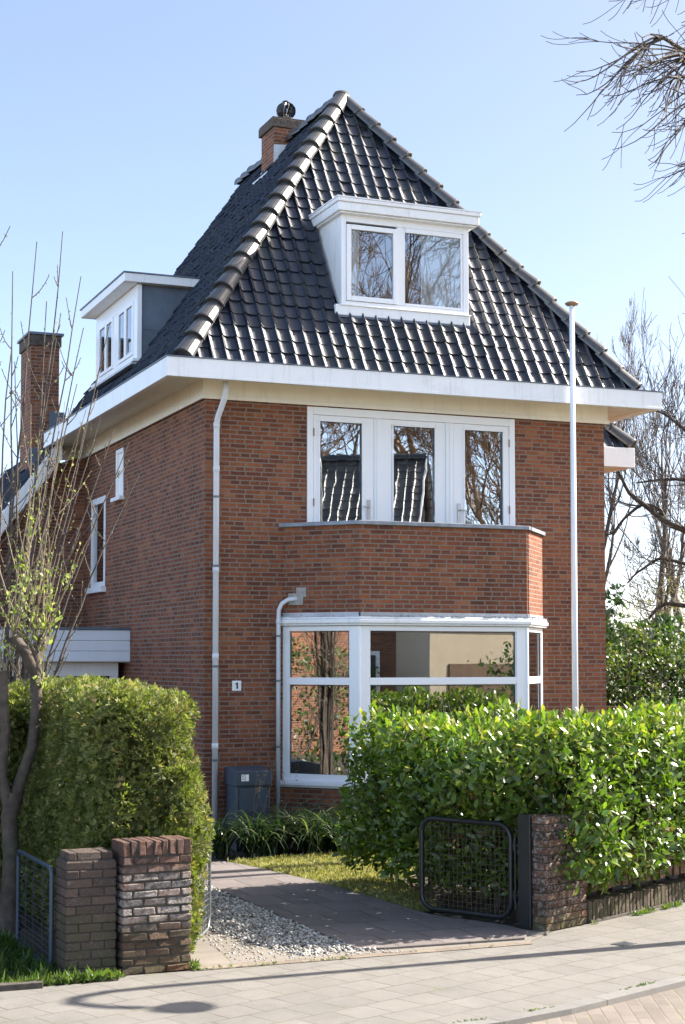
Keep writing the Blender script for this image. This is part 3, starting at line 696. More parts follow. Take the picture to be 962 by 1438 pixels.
c.add([(2.485, 4.43, 9.9), (2.485, 4.43, 10.12), (2.485, 5.07, 10.12), (2.485, 5.07, 9.9)], [(0, 1, 2, 3)])
c.box(2.36, 2.484, 4.38, 5.1, 9.93, 9.96)
c.build('flashing', 'bright_zinc', chm)

# balcony doors
df = MB()
yo, yi = -.02, .10
df.box(1.357, 1.44, yo, yi, 2.95, 5.53); df.box(4.265, 4.35, yo, yi, 2.95, 5.53); df.box(1.441, 4.264, yo, yi, 5.43, 5.53)
df.box(2.285, 2.40, yo, yi, 2.95, 5.429); df.box(3.32, 3.43, yo, yi, 2.95, 5.429)
df.box(2.32, 2.34, yo - .012, yo, 2.95, 5.43); df.box(3.37, 3.39, yo - .012, yo, 2.95, 5.43)
dfo = df.build('door_frame', 'white_clean', house, bevel=.006)
df = MB()
for x0, x1 in ((2.401, 2.545), (3.178, 3.319)): df.box(x0, x1, yo + .02, yi, 2.95, 5.428)
df.box(2.546, 3.177, yo + .02, yi, 5.365, 5.428); df.box(2.546, 3.177, yo + .02, yi, 2.95, 3.1)
for q in ((2.545, 2.565, 3.1, 5.365), (3.158, 3.178, 3.1, 5.365)): df.box(q[0], q[1], yo + .005, yo + .019, q[2], q[3])
df.box(2.566, 3.157, yo + .005, yo + .019, 5.345, 5.365)
mid = df.build('fixed_window', 'white_clean', house, bevel=.005)
g = MB(); g.box(2.54, 3.18, yo + .045, yo + .053, 3.09, 5.37); g.build('pane', 'glass_old', mid)
for (x0, x1, g0, g1, hx, s) in ((1.442, 2.284, 1.52, 2.125, 2.205, -1), (3.431, 4.263, 3.585, 4.178, 3.505, 1)):
    m_ = MB()
    m_.box(x0 + .003, g0, yo + .006, yi - .02, 2.96, 5.426); m_.box(g1, x1 - .003, yo + .006, yi - .02, 2.96, 5.426)
    m_.box(g0 + .0005, g1 - .0005, yo + .006, yi - .02, 5.36, 5.426); m_.box(g0 + .0005, g1 - .0005, yo + .006, yi - .02, 2.96, 3.25)
    m_.box(g0 - .014, g0 + .012, yo - .006, yo + .005, 3.25, 5.372); m_.box(g1 - .012, g1 + .014, yo - .006, yo + .005, 3.25, 5.372); m_.box(g0 + .013, g1 - .013, yo - .006, yo + .005, 5.346, 5.372)
    dr = m_.build('balcony_door', 'white_clean', house, bevel=.004)
    g = MB(); g.box(g0 - .005, g1 + .005, yo + .035, yo + .043, 3.24, 5.37); g.build('pane', 'glass_old', dr)
    h = MB(); h.box(hx - .022, hx + .022, yo - .008, yo + .005, 4.11, 4.36); h.tube([(hx, yo - .008, 4.27), (hx, yo - .05, 4.27), (hx + s * .1, yo - .05, 4.265)], .009, 8); h.box(hx - .006, hx + .006, yo - .0095, yo - .0085, 4.15, 4.19)
    h.build('handle', 'handle', dr)
    ex = x0 + .002 if s < 0 else x1 - .002
    for z in (5.2, 4.3): h = MB(); h.tube([(ex, yo - .005, z - .05), (ex, yo - .005, z + .05)], .009, 8); h.build('hinge', 'brass', dr)
fl = MB(); fl.prism([(1.06, -.02), (1.76, -.76), (4.08, -.76), (4.72, -.02)], 2.855, 2.93); fl.build('balcony_floor', 'concrete', house)

# bay: base, window, cornice, parapet
P0, P1, P2, P3 = (1.03, 0.0), (1.75, -.8), (4.09, -.8), (4.77, 0.0)
FAC = [facet(P0, P1, (-1, -1)), facet(P1, P2, (0, -1)), facet(P2, P3, (1, -1))]
def offset_poly(o):
    """bay outline pushed outwards by o"""
    ns = [Vector(f[0][2]) for f in FAC]; pts = [Vector(P0) + ns[0] * o, None, None, Vector(P3) + ns[2] * o]
    def meet(a, da, b, db):
        den = da.x * db.y - da.y * db.x; w = b - a; t = (w.x * db.y - w.y * db.x) / den; return a + da * t
    ds = [Vector(f[0][1]) for f in FAC]
    pts[1] = meet(Vector(P0) + ns[0] * o, ds[0], Vector(P1) + ns[1] * o, ds[1]); pts[2] = meet(Vector(P1) + ns[1] * o, ds[1], Vector(P2) + ns[2] * o, ds[2])
    # slide the ends back to the wall plane
    pts[0] = pts[0] + ds[0] * (-(pts[0].y) / ds[0].y) if abs(ds[0].y) > 1e-6 else pts[0]
    pts[3] = pts[3] + ds[2] * (-(pts[3].y) / ds[2].y) if abs(ds[2].y) > 1e-6 else pts[3]
    return [(p.x, p.y) for p in pts]
def ring(mb, o0, o1, z0, z1):
    A, B = offset_poly(o0), offset_poly(o1)
    for i in range(3):
        a, b, c, d_ = A[i], A[i + 1], B[i + 1], B[i]
        a, b = [(p[0], min(p[1], -.001)) for p in (a, b)]; c, d_ = [(p[0], min(p[1], -.001)) for p in (c, d_)]
        vs = [(*a, z0), (*b, z0), (*c, z0), (*d_, z0), (*a, z1), (*b, z1), (*c, z1), (*d_, z1)]
        mb.add(vs, [(0, 1, 2, 3), (7, 6, 5, 4), (0, 4, 5, 1), (2, 6, 7, 3)] + ([(0, 3, 7, 4)] if i == 0 else []) + ([(1, 5, 6, 2)] if i == 2 else []))
mb = MB(); ring(mb, -.12, 0, 0, .71); mb.build('bay_base', 'brick', house)
mb = MB(); ring(mb, -.12, 0, 2.865, 3.985); par = mb.build('balcony_parapet', 'brick', house)
mb = MB(); ring(mb, -.15, .03, 3.986, 4.018); ring(mb, .0302, .04, 3.968, 4.018); mb.build('coping', 'lead_coping', par, bevel=.005)
bay = MB()
zb, zt, zr0, zr1 = .79, 2.715, 1.985, 2.075
for i, (fr, Ln) in enumerate(FAC):
    l = .085 if i == 0 else (.135 if i == 1 else .07); r_ = .14 if i == 0 else (.155 if i == 1 else .075)
    bay.lbox(fr, 0.002, l, -.07, -.005, zb, zt); bay.lbox(fr, Ln - r_, Ln - .002, -.07, -.005, zb, zt)
    for z0, z1 in ((zb, zb + .085), (zr0, zr1), (zt - .06, zt)): bay.lbox(fr, l + .0005, Ln - r_ - .0005, -.07, -.006, z0, z1)
    for z0, z1 in ((zb + .086, zr0 - .001), (zr1 + .001, zt - .061)):    # glazing beads
        for q in ((l, l + .014, z0, z1), (Ln - r_ - .014, Ln - r_, z0, z1)): bay.lbox(fr, q[0] + .001, q[1] + .001 if q[0] == l else q[1] - .001, -.045, -.014, q[2], q[3])
for p in (P1, P2): bay.tube([(p[0], p[1] + .012, zb), (p[0], p[1] + .012, zt)], .022, 10)
bayo = bay.build('bay_window', 'white_clean', house, bevel=.005)
for i, (fr, Ln) in enumerate(FAC):
    l = .085 if i == 0 else (.135 if i == 1 else .07); r_ = .14 if i == 0 else (.155 if i == 1 else .075)
    for z0, z1 in ((zb + .07, zr0 + .01), (zr1 - .01, zt - .05)):
        g = MB(); g.lbox(fr, l - .01, Ln - r_ + .01, -.04, -.032, z0, z1); g.build('pane', 'glass_bay', bayo)
        k_ = MB()
        for q in ((l + .016, l + .026, z0, z1), (Ln - r_ - .026, Ln - r_ - .016, z0, z1)): k_.lbox(fr, q[0], q[1], -.0315, -.026, z0 + .02, z1 - .015)
        k_.lbox(fr, l + .027, Ln - r_ - .027, -.0315, -.026, z1 - .025, z1 - .015); k_.build('glazing_seal', 'black_paint', bayo)
mb = MB(); ring(mb, -.02, .055, .735, .789); ring(mb, -.02, .035, .712, .734); mb.build('sill', 'white_clean', bayo, bevel=.008)
mb = MB(); ring(mb, -.05, .045, 2.72, 2.745); ring(mb, -.05, .065, 2.7455, 2.80); ring(mb, -.05, .05, 2.8005, 2.83); mb.build('cornice', 'white', bayo, bevel=.012)
# ragged lead flashing dressed over the cornice
mb = MB()
for fr, Ln in FAC:
    n = int(Ln / .03)
    for i in range(n):
        s0, s1 = Ln * i / n, Ln * (i + 1) / n; k_ = random.uniform(.03, .058)
        mb.lbox(fr, s0, s1 + .002, -.02, k_, 2.831, 2.846 + random.uniform(0, .006))
    mb.lbox(fr, 0.01, Ln - .01, 0.001, .008, 2.846, 2.885)
mb.build('lead_flashing', 'zinc', bayo)
mb = MB(); mb.prism([(1.1, .3), (1.1, -.02), (1.8, -.73), (4.05, -.73), (4.7, -.02), (4.7, .3)], .60, .70); mb.build('window_board', 'white', bayo)
mb = MB(); mb.prism([(1.1, .3), (1.1, -.02), (1.8, -.73), (4.05, -.73), (4.7, -.02), (4.7, .3)], 2.72, 2.78); mb.build('bay_ceiling', 'white', bayo)

# side wall windows
sw = MB(); X = -.004
def wbox(m_, y0, y1, z0, z1, x0=-.012, x1=.07): m_.box(x0, x1, y0, y1, z0, z1)
wbox(sw, 5.09, 5.17, 3.43, 4.82); wbox(sw, 5.92, 6.0, 3.43, 4.82); wbox(sw, 5.171, 5.919, 4.72, 4.82); wbox(sw, 5.171, 5.919, 3.43, 3.5)
s1 = sw.build('narrow_window', 'white_clean', house, bevel=.005)
g = MB(); g.box(.03, .038, 5.16, 5.93, 3.49, 4.73); g.build('pane', 'glass_bay', s1)
g = MB(); g.box(.1, .11, 5.09, 6.0, 3.42, 4.82); g.build('dark_lining', 'room_dark', s1)
g = MB(); g.box(-.09, .02, 5.03, 6.06, 3.33, 3.419); g.build('sill', 'white', s1, bevel=.008)
sw = MB(); wbox(sw, 4.015, 4.07, 4.71, 5.43); wbox(sw, 4.39, 4.445, 4.71, 5.43); wbox(sw, 4.071, 4.389, 5.37, 5.43); wbox(sw, 4.071, 4.389, 4.71, 4.77)
s2 = sw.build('small_window', 'white_clean', house, bevel=.005)
g = MB(); g.box(.02, .03, 4.065, 4.395, 4.76, 5.38); g.build('shutter', 'white', s2)
g = MB(); g.box(-.08, .02, 3.97, 4.49, 4.65, 4.709); g.build('sill', 'white', s2, bevel=.008)

# downpipes
mb = MB()
mb.tube([(.16, -.33, 5.72), (.16, -.33, 5.60), (.155, -.31, 5.52), (.13, -.11, 5.30), (.123, -.085, 5.22), (.123, -.085, .02)], .037, 14)
for z in (4.62, 3.37, 2.3, 1.2, 5.17): mb.lathe((.123, -.085, z), [(.037, 0), (.042, .002), (.042, .07), (.037, .072)], 14)
pp = mb.build('downpipe', 'pipe', house, smooth=True)
for z in (4.3, 3.44, 2.2, 1.05):
    mb = MB(); mb.lathe((.123, -.085, z), [(.038, 0), (.045, .001), (.045, .028), (.038, .029)], 14); mb.box(.115, .131, -.05, .0, z + .005, z + .023)
    mb.build('pipe_bracket', 'grey_wire', pp)
mb = MB()
mb.tube([(1.17, -.16, 3.06), (1.06, -.13, 3.05), (.99, -.09, 3.0), (.955, -.075, 2.92), (.95, -.075, 2.8), (.95, -.075, .02)], .028, 12)
mb.lathe((.95, -.075, 2.74), [(.028, 0), (.033, .002), (.033, .06), (.028, .062)], 12)
p2 = mb.build('downpipe', 'pipe', house, smooth=True)
for z in (2.58, 2.02, 1.2):
    mb = MB(); mb.lathe((.95, -.075, z), [(.029, 0), (.036, .001), (.036, .025), (.029, .026)], 12); mb.box(.9, 1.0, -.05, .0, z, z + .02)
    mb.build('pipe_bracket', 'grey_wire', p2)
fr0 = FAC[0][0]
mb = MB(); mb.lbox(fr0, .09, .30, .001, .02, 2.98, 3.13); mb.lbox(fr0, .2, .34, .001, .015, 3.08, 3.2); mb.build('mortar_patch', 'concrete', par, bevel=.01)

# rear catslide on the left, with its chimney
wg = MB(); sl = 1.325
zc = lambda x: 5.62 + (x + .6) * sl
wg.add([(-3.6, 6.55, 0), (0, 6.55, 0), (0, 6.55, 5.6), (-.62, 6.55, zc(-.62) - .2), (-3.6, 6.55, zc(-3.6) - .2)], [(0, 1, 2, 3, 4)])
wing = wg.build('rear_wing', 'brick', house)
tiles((-3.9, 10.5, zc(-3.9)), (0, -1, 0), (1, 0, sl), 4.35, 5.6, [((-.55, 0, 0), (1, 0, 0)), ((0, 6.15, 0), (0, -1, 0))], name='wing_roof', parent=wing)
wg = MB()
def slope_board(m_, x0, x1, y0, y1, dz0, dz1):
    vs = [(x0, y0, zc(x0) + dz0), (x1, y0, zc(x1) + dz0), (x1, y1, zc(x1) + dz0), (x0, y1, zc(x0) + dz0), (x0, y0, zc(x0) + dz1), (x1, y0, zc(x1) + dz1), (x1, y1, zc(x1) + dz1), (x0, y1, zc(x0) + dz1)]
    m_.add(vs, [(0, 3, 2, 1), (4, 5, 6, 7), (0, 1, 5, 4), (1, 2, 6, 5), (2, 3, 7, 6), (3, 0, 4, 7)])
slope_board(wg, -3.9, -.45, 6.14, 6.19, -.33, .02)
wg.build('bargeboard', 'white', wing, bevel=.006)
wg = MB(); slope_board(wg, -3.9, -.4, 6.191, 6.56, -.3, -.27); wg.build('wing_soffit', 'cream', wing)
wch = chimney('chimney', -.80, -.33, 7.0, 7.85, 4.6, 7.6, .16, .03)
c = MB(); c.box(-.86, -.27, 6.94, 7.91, 7.621, 7.66); c.build('cap_slab', 'lead', wch)
c = MB(); c.box(-.82, -.31, 6.97, 6.99, 5.3, 5.75); c.box(-.5, -.25, 6.93, 6.96, 5.75, 6.35); c.build('flashing', 'lead', wch)

# side projection on the right with its own lower eave
wg = MB(); wg.box(WX + .001, 6.6, 2.1, 7.0, 0, 5.2); sp_ = wg.build('side_projection', 'brick', house)
wg = MB(); wg.box(WX + .05, 7.21, 1.5, 1.57, 5.175, 5.47); wg.box(7.14, 7.21, 1.571, 7.2, 5.175, 5.47); wg.build('gutter', 'white', sp_, bevel=.006)
wg = MB(); wg.box(WX + .05, 7.139, 1.571, 7.2, 5.2, 5.23); wg.build('soffit', 'cream', sp_)
tiles((WX, 1.55, 5.46), (1, 0, 0), (0, 1, 1.3), 1.4, 1.9, [((7.15, 1.55, 0), (1, 1, 0))], name='front_slope', parent=sp_)
tiles((7.15, 1.55, 5.46), (0, 1, 0), (-1, 0, 1.3), 5.6, 2.2, [((7.15, 1.55, 0), (-1, -1, 0)), ((WX, 0, 0), (-1, 0, 0))], name='side_slope', parent=sp_)
wg = MB(); ridge_line(wg, (7.14, 1.56, 5.54), (5.85, 2.85, 7.22), 6); wg.build('hip_tiles', 'hip', sp_)

# ------------------------------------------------------------------ GARAGE
gar = tag(empty('garage', (0, 0, 0)), 'low flat roofed garage with white boarded fascia beside the house', 'garage')
g = MB()
for i in range(3): g.box(-3.4, -.003, 3.54, 3.57, 2.272 + i * .15, 2.272 + i * .15 + .146)
g.build('fascia', 'planks', gar, bevel=.005)
g = MB(); g.box(-3.42, -.003, 3.52, 6.5, 2.724, 2.76); g.build('roof_edge', 'lead', gar)
g = MB(); g.box(-3.4, -.003, 3.575, 6.5, 2.26, 2.3); g.build('soffit', 'cream', gar)
g = MB(); g.box(-3.4, -.10, 3.84, 3.9, 2.06, 2.255); g.box(-.22, -.10, 3.84, 3.9, 0, 2.059); g.box(-1.75, -1.65, 3.84, 3.9, 0, 2.059); g.box(-.95, -.87, 3.84, 3.9, 1.2, 2.059); g.build('door_frame', 'white', gar, bevel=.005)
g = MB(); g.box(-1.649, -.951, 3.86, 3.88, .1, 2.058); g.box(-.869, -.221, 3.86, 3.88, .1, 2.058); g.build('door_glass', 'room_dark', gar)
g = MB(); g.box(-3.4, -1.751, 3.85, 4.0, 0, 2.255); g.box(-3.4, -3.25, 4.01, 6.5, 0, 2.255); g.build('wall', 'brick', gar)

# ------------------------------------------------------------------ small things at the house
pl = MB(); pl.box(.363, .484, -.014, -.002, 1.911, 2.036)
num = tag(pl.build('house_number', 'enamel', None, bevel=.012), 'small white enamel plate with house number 1 on the brick wall', 'number plate')
dg = MB(); dg.add([(.418, -.0155, 1.935), (.440, -.0155, 1.935), (.440, -.0155, 2.015), (.424, -.0155, 2.015), (.405, -.0155, 1.998), (.405, -.0155, 1.985), (.418, -.0155, 1.992),
                   (.418, -.0145, 1.935), (.440, -.0145, 1.935), (.440, -.0145, 2.015), (.424, -.0145, 2.015), (.405, -.0145, 1.998), (.405, -.0145, 1.985), (.418, -.0145, 1.992)], [(0, 1, 2, 3, 4, 5, 6)] + [(i, (i + 1) % 7, 7 + (i + 1) % 7, 7 + i) for i in range(7)])
dg.build('digit', 'black_text', num)

cab = tag(empty('utility_cabinet', (.46, -.4, 0)), 'dark blue grey utility cabinet standing against the wall between the two downpipes', 'cabinet')
def cb(m_, x0, x1, y0, y1, z0, z1): m_.box(x0 - .46, x1 - .46, y0 + .4, y1 + .4, z0, z1)
m_ = MB(); cb(m_, .25, .68, -.52, -.12, 0, .92); cb(m_, .25, .275, -.535, -.521, .0, .76); cb(m_, .655, .68, -.535, -.521, .0, .76); m_.build('body', 'cabinet', cab, bevel=.012)
m_ = MB()
for z0, z1 in ((.24, .74), (-.0, .225)): cb(m_, .285, .645, -.537, -.5205, z0 + .01, z1)
m_.build('door', 'cabinet', cab, bevel=.006)
m_ = MB(); v = [(.235, -.555, .775), (.695, -.555, .775), (.695, -.10, .775), (.235, -.10, .775), (.235, -.555, .955), (.695, -.555, .955), (.67, -.30, 1.0), (.26, -.30, 1.0), (.695, -.10, .98), (.235, -.10, .98)]
v = [(x - .46, y + .4, z) for x, y, z in v]
m_.add(v, [(0, 3, 2, 1), (0, 1, 5, 4), (4, 5, 6, 7), (7, 6, 8, 9), (1, 2, 8, 6, 5), (0, 4, 7, 9, 3), (3, 9, 8, 2)]); m_.build('lid', 'cabinet', cab, bevel=.01)
m_ = MB(); cb(m_, .305, .35, -.559, -.5565, .835, .915); cb(m_, .356, .40, -.559, -.5565, .835, .915); st = m_.build('number_sticker', 'enamel', cab)
m_ = MB()
for z, w in ((.895, .018), (.88, .012), (.855, .02)): cb(m_, .318, .318 + w, -.561, -.5595, z, z + .008)
cb(m_, .352, .355, -.561, -.5565, .835, .915); m_.build('print', 'black_text', st)

fp_ = tag(empty('flagpole', (4.83, -.73, 0)), 'tall slim white flagpole standing before the right end of the facade', 'flagpole')
m_ = MB(); m_.tube([(0, 0, 0), (0, 0, 3.5), (0, 0, 6.98)], [.041, .039, .034], 16); m_.build('pole', 'white_clean', fp_, smooth=True)
m_ = MB(); m_.lathe((0, 0, 6.98), [(.03, -.01), (.075, .0), (.092, .02), (.088, .032), (.05, .048), (.012, .056)], 20); m_.build('finial', 'brass', fp_, smooth=True)

sp = tag(empty('loudspeaker', (3.74, -.42, .7)), 'dark loudspeaker with a round cone standing behind the bay window glass', 'loudspeaker')
m_ = MB(); m_.box(-.12, .12, -.08, .14, 0, 1.33); m_.build('box', 'cupboard', sp, bevel=.01)
for z, r_ in ((1.2, .055), (.95, .09)):
    m_ = MB(); vs = []
    for k in range(20):
        for rr_, yy in ((r_, -.085), (r_ * .7, -.09), (r_ * .3, -.082)): vs.append((rr_ * math.cos(k * .314), yy, z + rr_ * math.sin(k * .314)))
    m_.add(vs, [(3 * k + j, 3 * ((k + 1) % 20) + j, 3 * ((k + 1) % 20) + j + 1, 3 * k + j + 1) for k in range(20) for j in (0, 1)]); m_.build('cone', 'zinc', sp)
cbd = tag(empty('cupboard', (3.0, 3.9, .35)), 'dark wooden cupboard at the back of the room behind the bay window', 'cupboard')
m_ = MB(); m_.box(-.9, .5, 0, .5, 0, 1.6); m_.build('carcass', 'cupboard', cbd, bevel=.01)
m_ = MB(); m_.box(-.88, -.21, -.02, -.001, .05, 1.55); m_.box(-.19, .48, -.02, -.001, .05, 1.55); m_.build('door', 'cupboard', cbd, bevel=.006)
# ------------------------------------------------------------------ GROUND
def sheet(name, poly, z, mat, k='structure', thick=0):
    m_ = MB()
    if thick: m_.prism(poly, z - thick, z)
    else: m_.add([(x, y, z) for x, y in poly], [tuple(range(len(poly)))])
    return kind(m_.build(name, mat), k)
sheet('ground', [(-400, -400), (400, -400), (400, 400), (-400, 400)], -.09, 'earth')
KERB = [(-30, -10.3), (-6, -9.95), (-2, -9.8), (-1.1, -9.7), (-.5, -9.53), (0, -9.33), (.86, -8.98), (2.5, -8.5), (6, -7.9), (14, -5.0), (45, 8)]
def off(poly, o):
    out = []
    for i, p in enumerate(poly):
        a = Vector(poly[max(0, i - 1)]); b = Vector(poly[min(len(poly) - 1, i + 1)]); t = (b - a).normalized(); out.append((p[0] + t.y * o, p[1] - t.x * o))
    return out
sheet('pavement', [(-30, -7.62), (-3.0, -7.6), (-2.95, -7.44), (-2.35, -7.44), (.5, -7.28), (.86, -6.98), (1.42, -6.72), (2.9, -5.98), (13, -1), (43, 13)] + KERB[::-1], 0, 'pavement')
road = [(x, y - .1) for x, y in KERB] + [(60, -14), (60, -17.2), (-40, -17.2), (-40, -10.4)]
sheet('road', off(KERB, .118) + [(60, 5), (70, -40), (30, -17), (-30, -17)], -.035, 'road')
m_ = MB(); A, B = KERB, off(KERB, .12)
for i in range(len(A) - 1):
    v = [(*A[i], -.06), (*B[i], -.06), (*B[i + 1], -.06), (*A[i + 1], -.06), (*A[i], .006), (*B[i], .004), (*B[i + 1], .004), (*A[i + 1], .006)]
    m_.add(v, [(0, 1, 2, 3), (7, 6, 5, 4), (1, 5, 6, 2), (0, 3, 7, 4)])
kind(m_.build('kerb', 'kerb'), 'structure')
sheet('garden_soil', [(-40, -7.7), (-3.05, -7.62), (1.4, -6.85), (50, 17), (50, 60), (-40, 60)], -.012, 'soil')
sheet('brick_edging', [(-2.34, -7.47), (.47, -7.43), (.52, -7.31), (-2.34, -7.34)], .005, 'edging')
sheet('driveway', [(-2.36, -7.335), (.53, -7.305), (.9, -6.98), (.72, -6.68), (.5, -6.6), (-.9, -6.9), (-.9, -1), (-2.36, -1)], .004, 'drive')
sheet('path', [(-.95, -7.16), (-.72, -7.22), (.50, -7.24), (.70, -6.95), (.66, -6.6), (.33, -5.9), (.27, -5.5), (.24, -4.65), (.12, -3.3), (-.08, -2.1), (-.22, -1.55), (-3.5, -1.5), (-3.5, -2.6), (-.95, -2.7)], .02, 'path', thick=.045)
GR = [(-.955, -7.10), (-.80, -7.2), (-1.45, -7.2), (-1.62, -6.6), (-1.74, -5.9), (-1.74, -2.7), (-.955, -2.7)]
sheet('gravel_bed', GR, .006, 'concrete')
LAWN = [(-.2, -1.55), (-.06, -2.1), (.14, -3.3), (.26, -4.65), (.29, -5.6), (.5, -5.7), (.75, -4.7), (.95, -3.7), (1.6, -3.1), (4.5, -2.6), (4.5, -1.3), (.6, -1.35)]
sheet('lawn', LAWN, .012, 'lawn')

def in_poly(p, poly):
    x, y = p[:, 0], p[:, 1]; ins = np.zeros(len(p), bool); n = len(poly); j = n - 1
    for i in range(n):
        xi, yi = poly[i]; xj, yj = poly[j]
        c = ((yi > y) != (yj > y)) & (x < (xj - xi) * (y - yi) / (yj - yi + 1e-12) + xi); ins ^= c; j = i
    return ins
def scatter(poly, n):
    a = np.array(poly); lo, hi = a.min(0), a.max(0); out = np.zeros((0, 2))
    while len(out) < n:
        p = rng.uniform(lo, hi, (n, 2)); out = np.concatenate([out, p[in_poly(p, poly)]])
    return out[:n]

def tufts(name, poly, n, ln, z, mat, k=3, spread=.5, wid=.1, lo=0, hi=1, clump=None):
    p = scatter(poly, n)
    if clump:
        keep = np.array([noise.noise(Vector((a * clump, b * clump, 3))) for a, b in p]); p = p[keep > -.1]
    n = len(p); P = np.column_stack([p, np.full(n, z)])
    D = np.column_stack([rng.normal(0, .45, (n, 2)), np.ones(n)]); Nn = rng.normal(0, 1, (n, 3)); Nn[:, 2] *= .2
    return sprays(name, P, D, Nn, ln * rng.uniform(.5, 1.2, n), rng.uniform(lo, hi, n), mat, None, k, spread, wid)
kind(tufts('lawn_grass', LAWN, 15000, .05, .012, 'grass'), 'stuff')

# gravel pebbles
def pebbles(name, poly, n, r0, r1, z, mat, lay=.03):
    bm = bmesh.new(); bmesh.ops.create_icosphere(bm, subdivisions=1, radius=1); V0 = np.array([v.co[:] for v in bm.verts]); F0 = np.array([[v.index for v in f.verts] for f in bm.faces]); bm.free()
    p = scatter(poly, n); nv = len(V0)
    sc = rng.uniform(r0, r1, (n, 1, 1)) * np.stack([np.ones((n, 1)), rng.uniform(.6, 1, (n, 1)), rng.uniform(.45, .8, (n, 1))], -1)
    V = V0[None] * (1 + rng.normal(0, .09, (n, nv, 1))) * sc
    a = rng.uniform(0, 6.28, n); ca, sa = np.cos(a)[:, None], np.sin(a)[:, None]; tl = rng.normal(0, .35, (n, 1))
    x, y, zz = V[..., 0] * ca - V[..., 1] * sa, V[..., 0] * sa + V[..., 1] * ca, V[..., 2]
    zz = zz + x * tl
    V = np.stack([x + p[:, :1], y + p[:, 1:], zz + z + rng.uniform(0, lay, (n, 1))], -1)
    F = F0[None] + (np.arange(n) * nv)[:, None, None]
    return np_mesh(name, V.reshape(-1, 3), [F.reshape(-1, 3)], np.repeat(rng.random(n), len(F0)), mat)
kind(pebbles('gravel', GR, 5200, .010, .021, .004, 'pebble', .014), 'stuff')
kind(pebbles('stray_gravel', [(-2.0, -7.3), (-.5, -7.4), (-.6, -7.2), (-1.45, -7.16), (-1.7, -6), (-1.95, -6)], 260, .005, .014, .006, 'pebble', .002), 'stuff')

# ------------------------------------------------------------------ PILLARS (one brick at a time)
def pillar(name, label, loc, rot, w, d, courses, ch, mat, jit, soldier=0, step=0, bl=.21, seed=1, lean=0, gap=.01, group='brick garden pillars'):
    rd = random.Random(seed); st = random.getstate()
    root = tag(empty(name, loc), label, 'pillar', group); root.rotation_euler = (0, lean, rot)
    m_ = MB(); z = 0
    def brick(x0, x1, y0, y1, z0, z1):
        j = lambda s=1: rd.gauss(0, jit * s)
        vs = [(x + j(), y + j(1.3), zz + j(.6)) for zz in (z0, z1) for x, y in ((x0, y0), (x1, y0), (x1, y1), (x0, y1))]
        m_.add(vs, [(0, 3, 2, 1), (4, 5, 6, 7), (0, 1, 5, 4), (1, 2, 6, 5), (2, 3, 7, 6), (3, 0, 4, 7)], rd.random())
    def course(x0, x1, y0, y1, z0, z1, odd):
        nb = max(1, round((x1 - x0) / bl)); xs = [x0]
        cuts = [x0 + (x1 - x0) * (i + (.5 if odd else 0)) / nb for i in range(1 if not odd else 0, nb)]
        xs = [x0] + [c + rd.gauss(0, .012) for c in cuts] + [x1]
        for i in range(len(xs) - 1):
            a, b = xs[i] + (gap / 2 if i else 0), xs[i + 1] - (gap / 2 if i < len(xs) - 2 else 0)
            ymid = (y0 + y1) / 2
            brick(a, b, y0, ymid - gap / 2, z0, z1); brick(a, b, ymid + gap / 2, y1, z0, z1)
    for c in range(courses):
        s_ = step if c >= courses - 1 else 0
        course(s_, w - s_, s_, d - s_, z, z + ch - gap, c % 2); z += ch
    body_top = z
    if soldier:
        n = round(w / .062)
        for i in range(n): brick(w * i / n + .004, w * (i + 1) / n - .004, 0, d, z, z + soldier)
        z += soldier
    m_.build('brickwork', mat, root, bevel=.007, seg=3)
    m_ = MB(); m_.box(.012, w - .012, .012, d - .012, 0, z - .012 if not step else z - ch); m_.build('mortar_core', 'mortar', root)
    return root
pillar('brick_pillar', 'smooth sooty brick pillar with mossy base left of the rough pillar', (-3.335, -7.40, 0), R(3), .375, .30, 14, .0645, 'pillar_smooth', .0022, step=.022, seed=3, gap=.006)
pillar('brick_pillar', 'rough brick pillar with soldier course top and white lime bloom', (-2.925, -7.43, 0), R(4.5), .535, .26, 14, .0612, 'pillar_rough', .0046, soldier=.108, seed=5, gap=.013)
pillar('brick_pillar', 'reddish brick pillar half covered by the laurel hedge beside the black gate', (.862, -6.965, 0), R(25), .60, .27, 15, .0645, 'pillar_red', .003, seed=8, gap=.008)

